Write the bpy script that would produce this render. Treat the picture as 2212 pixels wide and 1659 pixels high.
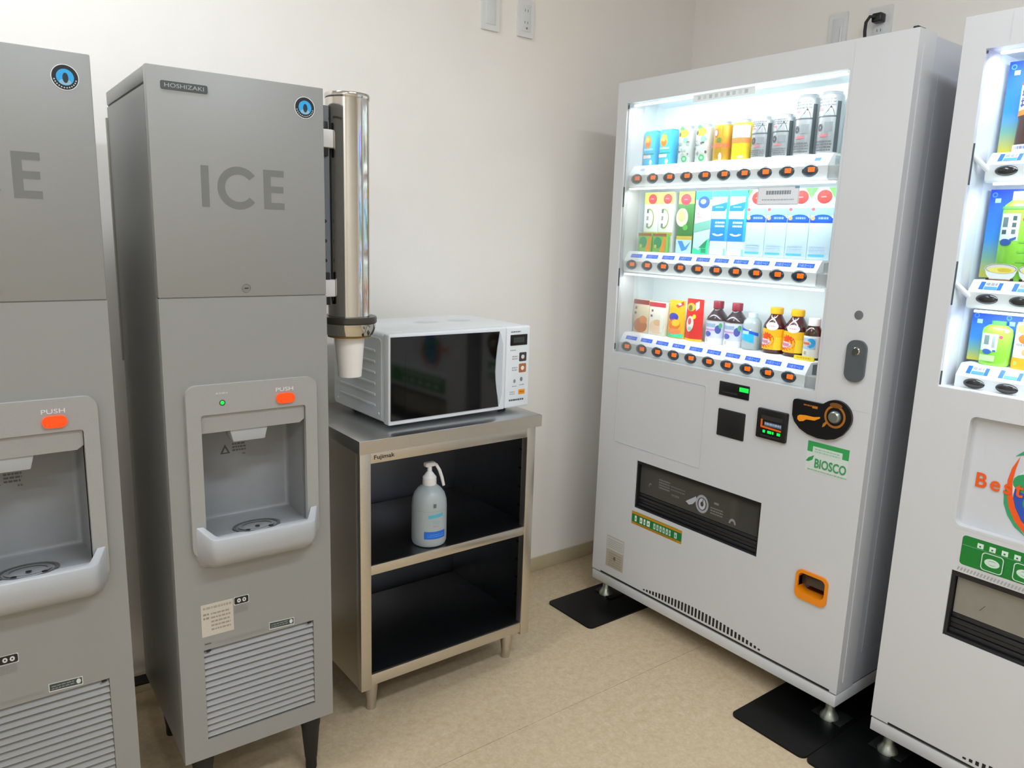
import bpy, bmesh, math, random
from mathutils import Vector, Matrix
random.seed(7)
PI = math.pi
scene = bpy.context.scene
COL = scene.collection
for o in list(bpy.data.objects):
    bpy.data.objects.remove(o)

# ------------------------------------------------------------------ camera
FPX, YAW, PITCH, ROLL = 1644.7, -37.441, 11.196, 1.839
CAM = Vector((-2.560, -2.2074, 1.3311))
_a, _b, _c = (math.radians(v) for v in (YAW, PITCH, ROLL))
_f = Vector((-math.sin(_a) * math.cos(_b), math.cos(_a) * math.cos(_b), -math.sin(_b)))
_r = Vector((math.cos(_a), math.sin(_a), 0))
_u = _r.cross(_f)
_r2 = _r * math.cos(_c) + _u * math.sin(_c)
_u2 = -_r * math.sin(_c) + _u * math.cos(_c)
cd = bpy.data.cameras.new('camera')
cam = bpy.data.objects.new('camera', cd)
COL.objects.link(cam)
cam.matrix_world = Matrix(((_r2.x, _u2.x, -_f.x, CAM.x), (_r2.y, _u2.y, -_f.y, CAM.y),
                           (_r2.z, _u2.z, -_f.z, CAM.z), (0, 0, 0, 1)))
cd.sensor_fit = 'HORIZONTAL'
cd.sensor_width = 36.0
cd.lens = FPX * 36.0 / 2212.0
cd.clip_start = 0.02
scene.camera = cam

# ------------------------------------------------------------------ world, exposure, room light
W = bpy.data.worlds.new('world')
scene.world = W
W.use_nodes = True
W.node_tree.nodes['Background'].inputs[0].default_value = (0.9, 0.95, 1, 1)
W.node_tree.nodes['Background'].inputs[1].default_value = 0.0
vs = scene.view_settings
vs.view_transform = 'Standard'
vs.look = 'None'
vs.exposure = 0.0
vs.gamma = 1.0
vs.use_curve_mapping = False
CEIL = 2.70
ROOM_LAMPS = [(-2.72, -.80, 21.0), (-1.60, -2.35, 31.0), (-3.60, -3.40, 30.0)]     # x, y, watts; the last is an added fill lamp
LAMP_COL = (0.81, 0.90, 1.02)
LED_W = 0.55


# ------------------------------------------------------------------ materials
def lin(c):
    return tuple((v / 12.92 if v <= 0.04045 else ((v + 0.055) / 1.055) ** 2.4) for v in c)


def rgb(h):
    if isinstance(h, str):
        h = h.lstrip('#')
        h = tuple(int(h[i:i + 2], 16) / 255 for i in (0, 2, 4))
    return lin(h)


MATS = {}


def mat(key, col, rough=0.5, metal=0.0, emit=0.0, emit_col=None, coat=0.0, noise=0.0, nscale=40, bump=0.0, bscale=300,
        spec=0.5, trans=0.0, alpha=1.0, aniso=0.0, stretch=None, sss=0.0):
    if key in MATS:
        return MATS[key]
    m = bpy.data.materials.new(key)
    m.use_nodes = True
    nt = m.node_tree
    b = nt.nodes['Principled BSDF']
    c = rgb(col)
    b.inputs['Base Color'].default_value = (*c, 1)
    b.inputs['Roughness'].default_value = rough
    b.inputs['Metallic'].default_value = metal
    b.inputs['Specular IOR Level'].default_value = spec
    b.inputs['Coat Weight'].default_value = coat
    b.inputs['Coat Roughness'].default_value = 0.05
    b.inputs['Transmission Weight'].default_value = trans
    b.inputs['Alpha'].default_value = alpha
    b.inputs['Anisotropic'].default_value = aniso
    if sss:
        b.inputs['Subsurface Weight'].default_value = sss
        b.inputs['Subsurface Radius'].default_value = (0.02, 0.02, 0.02)
    if emit:
        b.inputs['Emission Color'].default_value = (*(rgb(emit_col) if emit_col else c), 1)
        b.inputs['Emission Strength'].default_value = emit
    if noise or bump:
        tc = nt.nodes.new('ShaderNodeTexCoord')
        mp = nt.nodes.new('ShaderNodeMapping')
        if stretch:
            mp.inputs['Scale'].default_value = stretch
        nt.links.new(tc.outputs['Object'], mp.inputs['Vector'])
    if noise:
        n = nt.nodes.new('ShaderNodeTexNoise')
        n.inputs['Scale'].default_value = nscale
        n.inputs['Detail'].default_value = 4
        nt.links.new(mp.outputs[0], n.inputs['Vector'])
        mr = nt.nodes.new('ShaderNodeMapRange')
        mr.inputs['From Min'].default_value = 0.3
        mr.inputs['From Max'].default_value = 0.7
        mr.inputs['To Min'].default_value = 1 - noise
        mr.inputs['To Max'].default_value = 1 + noise
        nt.links.new(n.outputs['Fac'], mr.inputs['Value'])
        mx = nt.nodes.new('ShaderNodeVectorMath')
        mx.operation = 'SCALE'
        mx.inputs[0].default_value = c
        nt.links.new(mr.outputs[0], mx.inputs['Scale'])
        nt.links.new(mx.outputs[0], b.inputs['Base Color'])
    if bump:
        n2 = nt.nodes.new('ShaderNodeTexNoise')
        n2.inputs['Scale'].default_value = bscale
        n2.inputs['Detail'].default_value = 3
        nt.links.new(mp.outputs[0], n2.inputs['Vector'])
        bp = nt.nodes.new('ShaderNodeBump')
        bp.inputs['Strength'].default_value = bump
        bp.inputs['Distance'].default_value = 0.001
        nt.links.new(n2.outputs['Fac'], bp.inputs['Height'])
        nt.links.new(bp.outputs[0], b.inputs['Normal'])
    MATS[key] = m
    return m


def ink(h, rough=0.45):
    h = h.lstrip('#').lower()
    return mat('print_' + h, h, rough, noise=0.03, nscale=200)


def glass(key, tint=(1, 1, 1), refl=1.0):
    if key in MATS:
        return MATS[key]
    m = bpy.data.materials.new(key)
    m.use_nodes = True
    nt = m.node_tree
    nt.nodes.remove(nt.nodes['Principled BSDF'])
    out = nt.nodes['Material Output']
    tr = nt.nodes.new('ShaderNodeBsdfTransparent')
    tr.inputs[0].default_value = (*tint, 1)
    gl = nt.nodes.new('ShaderNodeBsdfGlossy')
    gl.inputs['Roughness'].default_value = 0.02
    fr = nt.nodes.new('ShaderNodeFresnel')
    fr.inputs['IOR'].default_value = 1.45
    ml = nt.nodes.new('ShaderNodeMath')
    ml.operation = 'MULTIPLY'
    ml.inputs[1].default_value = refl
    mx = nt.nodes.new('ShaderNodeMixShader')
    nt.links.new(fr.outputs[0], ml.inputs[0])
    nt.links.new(ml.outputs[0], mx.inputs[0])
    nt.links.new(tr.outputs[0], mx.inputs[1])
    nt.links.new(gl.outputs[0], mx.inputs[2])
    nt.links.new(mx.outputs[0], out.inputs['Surface'])
    MATS[key] = m
    return m


def floor_material():
    m = bpy.data.materials.new('speckled_vinyl')
    m.use_nodes = True
    nt = m.node_tree
    b = nt.nodes['Principled BSDF']
    tc = nt.nodes.new('ShaderNodeTexCoord')
    n1 = nt.nodes.new('ShaderNodeTexNoise')
    n1.inputs['Scale'].default_value = 45
    n1.inputs['Detail'].default_value = 6
    n1.inputs['Roughness'].default_value = 0.7
    r1 = nt.nodes.new('ShaderNodeValToRGB')
    e = r1.color_ramp.elements
    e[0].position, e[0].color = 0.34, (*rgb('b9a381'), 1)
    e[1].position, e[1].color = 0.66, (*rgb('ccb99a'), 1)
    n2 = nt.nodes.new('ShaderNodeTexVoronoi')
    n2.inputs['Scale'].default_value = 150
    r2 = nt.nodes.new('ShaderNodeValToRGB')
    r2.color_ramp.elements[0].position, r2.color_ramp.elements[0].color = 0.0, (*rgb('ab906e'), 1)
    r2.color_ramp.elements[1].position, r2.color_ramp.elements[1].color = 0.9, (*rgb('d8c8ac'), 1)
    mx = nt.nodes.new('ShaderNodeMix')
    mx.data_type = 'RGBA'
    mx.inputs['Factor'].default_value = 0.22
    for n in (n1, n2):
        nt.links.new(tc.outputs['Object'], n.inputs['Vector'])
    nt.links.new(n1.outputs['Fac'], r1.inputs[0])
    nt.links.new(n2.outputs['Color'], r2.inputs[0])
    nt.links.new(r1.outputs[0], mx.inputs[6])
    nt.links.new(r2.outputs[0], mx.inputs[7])
    nt.links.new(mx.outputs[2], b.inputs['Base Color'])
    b.inputs['Roughness'].default_value = 0.42
    b.inputs['Specular IOR Level'].default_value = 0.35
    return m


M_FLOOR = floor_material()
M_WALL = mat('wallpaper', 'f5efe6', 0.85, bump=0.25, bscale=220, noise=0.012, nscale=6)
M_CEIL = mat('ceiling_board', 'f4f3f0', 0.9, noise=0.01)
M_BASEB = mat('baseboard_vinyl', 'c6b795', 0.5, noise=0.03)
M_ICE = mat('ice_grey_paint', '92918c', 0.42, metal=0.0, noise=0.015, nscale=500, bump=0.02, bscale=900)
M_ICESIDE = mat('ice_side_steel', '8c8c87', 0.40, metal=0.15, noise=0.02, nscale=60)
M_BEZEL = mat('grey_plastic', '9e9c97', 0.38, noise=0.02, nscale=300)
M_BEZEL2 = mat('grey_plastic_light', 'acadad', 0.35, noise=0.02, nscale=300)
M_LINER = mat('grey_liner', '959696', 0.4, noise=0.02)
M_LETTER = mat('ice_letter_grey', '74746f', 0.45, noise=0.02)
M_GAP = mat('dark_gap', '3c3b39', 0.7, noise=0.05)
M_BLACK = mat('black_plastic', '0d0d0e', 0.35, noise=0.05)
M_LEG = mat('black_leg', '101010', 0.55, noise=0.05)
M_STEEL = mat('brushed_steel', 'd2ccc2', 0.33, metal=1.0, noise=0.05, nscale=60, stretch=(1, 1, 18), bump=0.03, bscale=200, aniso=0.3)
M_STEELD = mat('brushed_steel_shaded', '7e7f83', 0.30, metal=1.0, noise=0.05, nscale=60, stretch=(18, 1, 1))  # same cabinet steel, darker: the inside shade is put into its colour
M_STEELTOP = mat('brushed_steel_top', 'c4c5c5', 0.28, metal=1.0, noise=0.05, nscale=60, stretch=(1, 18, 1))
M_CHROME = mat('polished_steel', 'cdc8c0', 0.09, metal=1.0, noise=0.02, nscale=20)
M_WHITE = mat('vending_white', 'd2d2d2', 0.32, noise=0.008, nscale=300, coat=0.15)
M_WHITE2 = mat('vending_white_side', 'c9cbd0', 0.3, noise=0.008, coat=0.2)
M_LINERW = mat('display_liner_white', 'eef6f8', 0.5, noise=0.005)
M_RAIL = mat('rail_white', 'f4f4f3', 0.4, noise=0.01)
M_RAILG = mat('rail_grey', 'b9b9b8', 0.4, noise=0.01)
M_MW = mat('microwave_white', 'e6e9ea', 0.35, noise=0.01, coat=0.2)
M_MWSIDE = mat('microwave_side', 'dde2e3', 0.45, noise=0.015)
M_MWGLASS = mat('microwave_black_glass', '030304', 0.06, coat=0.1, noise=0.02, spec=0.55)
M_MWIN = mat('microwave_window', '0b0c0c', 0.06, coat=0.15, noise=0.03, nscale=900)
M_MATR = mat('black_rubber', '070808', 0.34, noise=0.08, bump=0.05, spec=0.25)
M_PLATEW = mat('outlet_white', 'e4e4e1', 0.4, noise=0.01)
M_ZINC = mat('zinc_metal', 'a8b0a8', 0.35, metal=0.9, noise=0.08, nscale=80)
M_RED = mat('push_orange', 'ff4a08', 0.35, emit=0.35, noise=0.02)
M_GREENLED = mat('green_led', '10d040', 0.3, emit=1.2, noise=0.01)
M_ORANGELED = mat('orange_led', 'ff7412', 0.4, emit=0.55, noise=0.01)
M_BTN = mat('button_navy', '1d2b3c', 0.16, coat=0.5, noise=0.02)
M_BTNK = mat('button_black', '121112', 0.2, coat=0.4, noise=0.02)
M_VGLASS = glass('display_glass', (0.97, 0.99, 0.99), 0.5)
M_SMOKE = glass('smoked_flap', (0.42, 0.42, 0.40), 1.2)
M_CUP = mat('paper_cup_white', 'efe9e2', 0.6, noise=0.01)
M_LEDBAR = mat('led_diffuser', 'f4fbff', 0.5, emit=2.2, emit_col='eefaff', noise=0.002)


# ------------------------------------------------------------------ mesh helpers
def put(bm, name, m, parent=None, loc=None, rot=None, smooth=True, angle=32):
    """link a bmesh as ONE mesh object"""
    bmesh.ops.recalc_face_normals(bm, faces=bm.faces[:])
    me = bpy.data.meshes.new(name)
    bm.to_mesh(me)
    bm.free()
    for k in (m if isinstance(m, (list, tuple)) else [m]):
        me.materials.append(k)
    if smooth:
        me.polygons.foreach_set('use_smooth', [True] * len(me.polygons))
        me.set_sharp_from_angle(angle=math.radians(angle))
    return link(name, me, parent, loc, rot)


def link(name, me, parent=None, loc=None, rot=None):
    o = bpy.data.objects.new(name, me)
    COL.objects.link(o)
    o.parent = parent
    if loc:
        o.location = loc
    if rot:
        o.rotation_euler = rot
    return o


def thing(name, label, cat, loc=(0, 0, 0), rotz=0.0, group=None):
    o = bpy.data.objects.new(name, None)
    COL.objects.link(o)
    o.empty_display_size = 0.05
    o.location = loc
    o.rotation_euler = (0, 0, rotz)
    return tag(o, label, cat, group)


def tag(o, label, cat, group=None):
    o['label'] = label
    o['category'] = cat
    if group:
        o['group'] = group
    return o


def structure(o):
    o['kind'] = 'structure'
    return o


def box(bm, x0, x1, y0, y1, z0, z1, bev=0.0, seg=2, mi=0):
    vs_ = [bm.verts.new(p) for p in ((x0, y0, z0), (x1, y0, z0), (x1, y1, z0), (x0, y1, z0),
                                     (x0, y0, z1), (x1, y0, z1), (x1, y1, z1), (x0, y1, z1))]
    fs = [bm.faces.new([vs_[i] for i in q]) for q in
          ((0, 3, 2, 1), (4, 5, 6, 7), (0, 1, 5, 4), (1, 2, 6, 5), (2, 3, 7, 6), (3, 0, 4, 7))]
    for f in fs:
        f.material_index = mi
    if bev > 0:
        es = list({e for f in fs for e in f.edges})
        bmesh.ops.bevel(bm, geom=es, offset=bev, segments=seg, profile=0.5, affect='EDGES', material=-1)
    return fs


def B(name, m, parent, x0, x1, y0, y1, z0, z1, bev=0.0, seg=2):
    bm = bmesh.new()
    box(bm, x0, x1, y0, y1, z0, z1, bev, seg)
    return put(bm, name, m, parent)


def plate(bm, x0, x1, z0, z1, y0, y1, holes=()):
    """flat slab in the xz plane (front y0, back y1) with rectangular holes"""
    xs = sorted({x0, x1, *[h[0] for h in holes], *[h[1] for h in holes]})
    zs = sorted({z0, z1, *[h[2] for h in holes], *[h[3] for h in holes]})
    V = {}

    def v(i, j, y):
        k = (i, j, y)
        if k not in V:
            V[k] = bm.verts.new((xs[i], y, zs[j]))
        return V[k]

    def full(i, j):
        if i < 0 or j < 0 or i >= len(xs) - 1 or j >= len(zs) - 1:
            return False
        cx, cz = (xs[i] + xs[i + 1]) / 2, (zs[j] + zs[j + 1]) / 2
        return not any(h[0] < cx < h[1] and h[2] < cz < h[3] for h in holes)
    for i in range(len(xs) - 1):
        for j in range(len(zs) - 1):
            if not full(i, j):
                continue
            bm.faces.new((v(i, j, y0), v(i + 1, j, y0), v(i + 1, j + 1, y0), v(i, j + 1, y0)))
            bm.faces.new((v(i, j, y1), v(i, j + 1, y1), v(i + 1, j + 1, y1), v(i + 1, j, y1)))
            for di, dj, a, c in ((-1, 0, (i, j), (i, j + 1)), (1, 0, (i + 1, j), (i + 1, j + 1)),
                                 (0, -1, (i, j), (i + 1, j)), (0, 1, (i, j + 1), (i + 1, j + 1))):
                if not full(i + di, j + dj):
                    bm.faces.new((v(*a, y0), v(*c, y0), v(*c, y1), v(*a, y1)))
    return bm


def bevel_where(bm, cond, off, seg=3):
    es = [e for e in bm.edges if cond(e.verts[0].co, e.verts[1].co) and len(e.link_faces) == 2
          and e.calc_face_angle(0) > 0.5]
    bmesh.ops.bevel(bm, geom=es, offset=off, segments=seg, profile=0.5, affect='EDGES', material=-1)


def prism(bm, pts, y0, y1, mi=0):
    """polygon in xz extruded from y0 to y1"""
    a = [bm.verts.new((x, y0, z)) for x, z in pts]
    b = [bm.verts.new((x, y1, z)) for x, z in pts]
    n = len(pts)
    fs = [bm.faces.new(a), bm.faces.new(b[::-1])]
    for i in range(n):
        fs.append(bm.faces.new((a[i], b[i], b[(i + 1) % n], a[(i + 1) % n])))
    for f in fs:
        f.material_index = mi
    return fs


def rrect(x0, x1, z0, z1, r, n=6):
    p = []
    for cx, cz, a0 in ((x1 - r, z1 - r, 0), (x0 + r, z1 - r, 90), (x0 + r, z0 + r, 180), (x1 - r, z0 + r, 270)):
        for k in range(n + 1):
            a = math.radians(a0 + 90 * k / n)
            p.append((cx + r * math.cos(a), cz + r * math.sin(a)))
    return p


def circle(cx, cz, r, n=24, rz=None):
    rz = r if rz is None else rz
    return [(cx + r * math.cos(2 * PI * k / n), cz + rz * math.sin(2 * PI * k / n)) for k in range(n)]


def frame_prism(bm, outer, inner, y0, y1):
    """ring between two outlines with the same number of points"""
    n = len(outer)
    L = [[bm.verts.new((x, y, z)) for x, z in o] for o, y in ((outer, y0), (inner, y0), (inner, y1), (outer, y1))]
    for i in range(n):
        j = (i + 1) % n
        for k in range(4):
            a, b = L[k], L[(k + 1) % 4]
            bm.faces.new((a[i], a[j], b[j], b[i]))


def lathe(bm, prof, n=32, cx=0, cy=0, mis=None, ax='z', sx=1.0, sy=1.0):
    """prof: list of (r, h); closed at both ends when r == 0"""
    rings = []
    for r, h in prof:
        if r < 1e-6:
            rings.append([bm.verts.new((cx, cy, h))])
        else:
            rings.append([bm.verts.new((cx + sx * r * math.cos(2 * PI * k / n), cy + sy * r * math.sin(2 * PI * k / n), h))
                          for k in range(n)])
    for q in range(len(rings) - 1):
        a, b = rings[q], rings[q + 1]
        for k in range(n):
            j = (k + 1) % n
            if len(a) == 1 and len(b) == 1:
                continue
            if len(a) == 1:
                f = bm.faces.new((a[0], b[k], b[j]))
            elif len(b) == 1:
                f = bm.faces.new((a[k], a[j], b[0]))
            else:
                f = bm.faces.new((a[k], a[j], b[j], b[k]))
            if mis:
                f.material_index = mis[q]


def tube(bm, pts, r, n=10, cap=True):
    pts = [Vector(p) for p in pts]
    rings = []
    for i, p in enumerate(pts):
        d = (pts[min(i + 1, len(pts) - 1)] - pts[max(i - 1, 0)]).normalized()
        a = d.orthogonal().normalized() if i == 0 else (prev - d * prev.dot(d)).normalized()
        prev = a
        b = d.cross(a)
        rr = r[i] if isinstance(r, (list, tuple)) else r
        rings.append([bm.verts.new(p + a * rr * math.cos(2 * PI * k / n) + b * rr * math.sin(2 * PI * k / n)) for k in range(n)])
    for q in range(len(rings) - 1):
        for k in range(n):
            j = (k + 1) % n
            bm.faces.new((rings[q][k], rings[q][j], rings[q + 1][j], rings[q + 1][k]))
    if cap:
        bm.faces.new(rings[0][::-1])
        bm.faces.new(rings[-1])


def text(body, name, m, parent, x, y, z, h, w=None, ext=0.0004, bold=0.0, align='LEFT', shear=0.0, space=1.0):
    """flat lettering facing -y, baseline at (x, z); h = cap height"""
    cu = bpy.data.curves.new('t', 'FONT')
    cu.body = body
    cu.extrude = 0.5
    cu.offset = bold
    cu.shear = shear
    cu.space_character = space
    cu.resolution_u = 3
    to = bpy.data.objects.new('t', cu)
    COL.objects.link(to)
    dg = bpy.context.evaluated_depsgraph_get()
    dg.update()
    me = bpy.data.meshes.new_from_object(to.evaluated_get(dg))
    bpy.data.objects.remove(to)
    bpy.data.curves.remove(cu)
    me.name = name
    xs = [v.co.x for v in me.vertices] or [0, 1]
    ys = [v.co.y for v in me.vertices] or [0, 1]
    y0 = min(ys)
    s = h / (max(ys) - y0)
    sx = (w / (max(xs) - min(xs))) if w else s
    mx = min(xs)
    if align == 'CENTER':
        x = x - sx * (max(xs) - mx) / 2
    for v in me.vertices:
        v.co = Vector((x + (v.co.x - mx) * sx, y - (0 if v.co.z < 0 else ext), z + (v.co.y - y0) * s))
    me.materials.clear()
    me.materials.append(m)
    return link(name, me, parent)


class Decal:
    """flat print: polygons laid on a surface function surf(u, v, lift) -> xyz"""

    def __init__(self, surf, du=0.006):
        self.bm = bmesh.new()
        self.mats = []
        self.surf = surf
        self.n = 0
        self.du = du

    def _mi(self, c):
        m = ink(c) if isinstance(c, str) else c
        if m not in self.mats:
            self.mats.append(m)
        return self.mats.index(m)

    def _lift(self):
        self.n += 1
        return 0.00022 + 0.00009 * self.n

    def _face(self, uv, mi, L):
        f = self.bm.faces.new([self.bm.verts.new(self.surf(u, v, L)) for u, v in uv])
        f.material_index = mi

    def rect(self, u0, u1, v0, v1, c, skew=0.0):
        L, mi = self._lift(), self._mi(c)
        k = max(1, int(abs(u1 - u0) / self.du))
        for i in range(k):
            a, b = u0 + (u1 - u0) * i / k, u0 + (u1 - u0) * (i + 1) / k
            self._face([(a, v0 + skew * (a - u0)), (b, v0 + skew * (b - u0)), (b, v1 + skew * (b - u0)), (a, v1 + skew * (a - u0))], mi, L)
        return self

    def ell(self, cu, cv, ru, rv, c, n=20, r0=0.0, a0=0, a1=360):
        L, mi = self._lift(), self._mi(c)
        rr = [r0 + (1 - r0) * q / 3 for q in range(4)]
        for q in range(3):
            for k in range(n):
                t0, t1 = (math.radians(a0 + (a1 - a0) * (k + d) / n) for d in (0, 1))
                P = lambda r, t: (cu + ru * r * math.cos(t), cv + rv * r * math.sin(t))
                uv = [P(rr[q], t0), P(rr[q + 1], t0), P(rr[q + 1], t1), P(rr[q], t1)]
                self._face(uv[1:] if rr[q] == 0 else uv, mi, L) if rr[q] > 0 else self._face([(cu, cv), P(rr[1], t0), P(rr[1], t1)], mi, L)
        return self

    def poly(self, pts, c):
        self._face(pts, self._mi(c), self._lift())
        return self

    def lines(self, u0, u1, v0, v1, n, c, fill=0.5, ragged=True):
        """rows of tiny unreadable print"""
        h = (v1 - v0) / n
        L, mi = self._lift(), self._mi(c)
        for i in range(n):
            vb = v0 + h * (i + 0.25)
            u = u0
            while u < u1 - 0.001:
                w = random.uniform(0.003, 0.009) if ragged else (u1 - u0)
                e = min(u + w, u1)
                self._face([(u, vb), (e, vb), (e, vb + h * fill), (u, vb + h * fill)], mi, L)
                u = e + 0.0015
        return self

    def put(self, name, parent):
        bm = self.bm
        me = bpy.data.meshes.new(name)
        bm.to_mesh(me)
        bm.free()
        for k in self.mats:
            me.materials.append(k)
        return link(name, me, parent)


def flat(y=0.0):
    return lambda u, v, L: (u, y - L, v)


def wrap(r, cx=0.0, cy=0.0, ang=0.0, sy=1.0):
    def f(u, v, L):
        a = -PI / 2 + ang + u / r
        return (cx + (r + L) * math.cos(a), cy + (r * sy + L) * math.sin(a), v)
    return f


def copy_tree(o, parent=None):
    c = o.copy()
    COL.objects.link(c)
    c.parent = parent
    for ch in list(o.children):
        copy_tree(ch, c)
    return c


# ------------------------------------------------------------------ the room
RX0, RY0 = -4.3, -4.6
fl = structure(B('floor', mat('floor_screed', '8a7a60', 0.9, noise=0.05), None, RX0, 0, RY0, 0, -0.06, -0.002))
for y1, y0 in ((0.0, -0.7602), (-0.7614, -2.58), (-2.5812, RY0)):
    B('floor_sheet', M_FLOOR, fl, RX0, 0, y0, y1, -0.002, 0.0)
structure(B('wall_back', M_WALL, None, RX0 - 0.1, 0.1, 0, 0.1, -0.06, CEIL))
structure(B('wall_right', M_WALL, None, 0, 0.1, RY0 - 0.1, 0, -0.06, CEIL))
structure(B('wall_left', M_WALL, None, RX0 - 0.1, RX0, RY0 - 0.1, 0, -0.06, CEIL))
structure(B('wall_front', M_WALL, None, RX0, 0, RY0 - 0.1, RY0, -0.06, CEIL))
structure(B('ceiling', M_CEIL, None, RX0 - 0.1, 0.1, RY0 - 0.1, 0.1, CEIL, CEIL + 0.1))
structure(B('baseboard_back', M_BASEB, None, RX0, 0, -0.007, 0, 0, 0.058, 0.002))
structure(B('baseboard_right', M_BASEB, None, -0.007, 0, RY0, -0.007, 0, 0.058, 0.002))

for i, (lx, ly, pw) in enumerate(ROOM_LAMPS):
    t = thing('ceiling_light', 'long white ceiling light ' + ('near the wall above the ice dispensers', 'over the floor before the vending machines',
                                                              'added as fill over the left side of the room')[i], 'ceiling light', (lx, ly, CEIL), 0)
    bm = bmesh.new()
    frame_prism(bm, [(-.62, -.16), (.62, -.16), (.62, .16), (-.62, .16)], [(-.59, -.13), (.59, -.13), (.59, .13), (-.59, .13)], 0, 0.03)
    for v in bm.verts:
        v.co = Vector((v.co.x, v.co.z, -v.co.y))
    put(bm, 'lamp_frame', M_PLATEW, t)
    B('diffuser', mat('lamp_diffuser', 'ffffff', 0.6, emit=1.5, emit_col='fff4e4', noise=0.002), t, -.59, .59, -.13, .13, -0.012, -0.004)
    ld = bpy.data.lights.new('lamp', 'AREA')
    ld.shape = 'RECTANGLE'
    ld.size = 1.15
    ld.size_y = 0.24
    ld.energy = pw
    ld.color = LAMP_COL
    lo = bpy.data.objects.new('lamp_light', ld)
    COL.objects.link(lo)
    lo.parent = t
    lo.location = (0, 0, -0.016)


# ------------------------------------------------------------------ ice dispensers
def letter_C(cx, cz, r, w, a=38):
    o = [(cx + r * math.cos(math.radians(t)), cz + r * math.sin(math.radians(t))) for t in range(a, 361 - a, 6)]
    i = [(cx + (r - w) * math.cos(math.radians(t)), cz + (r - w) * math.sin(math.radians(t))) for t in range(a, 361 - a, 6)]
    return o, i


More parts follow.
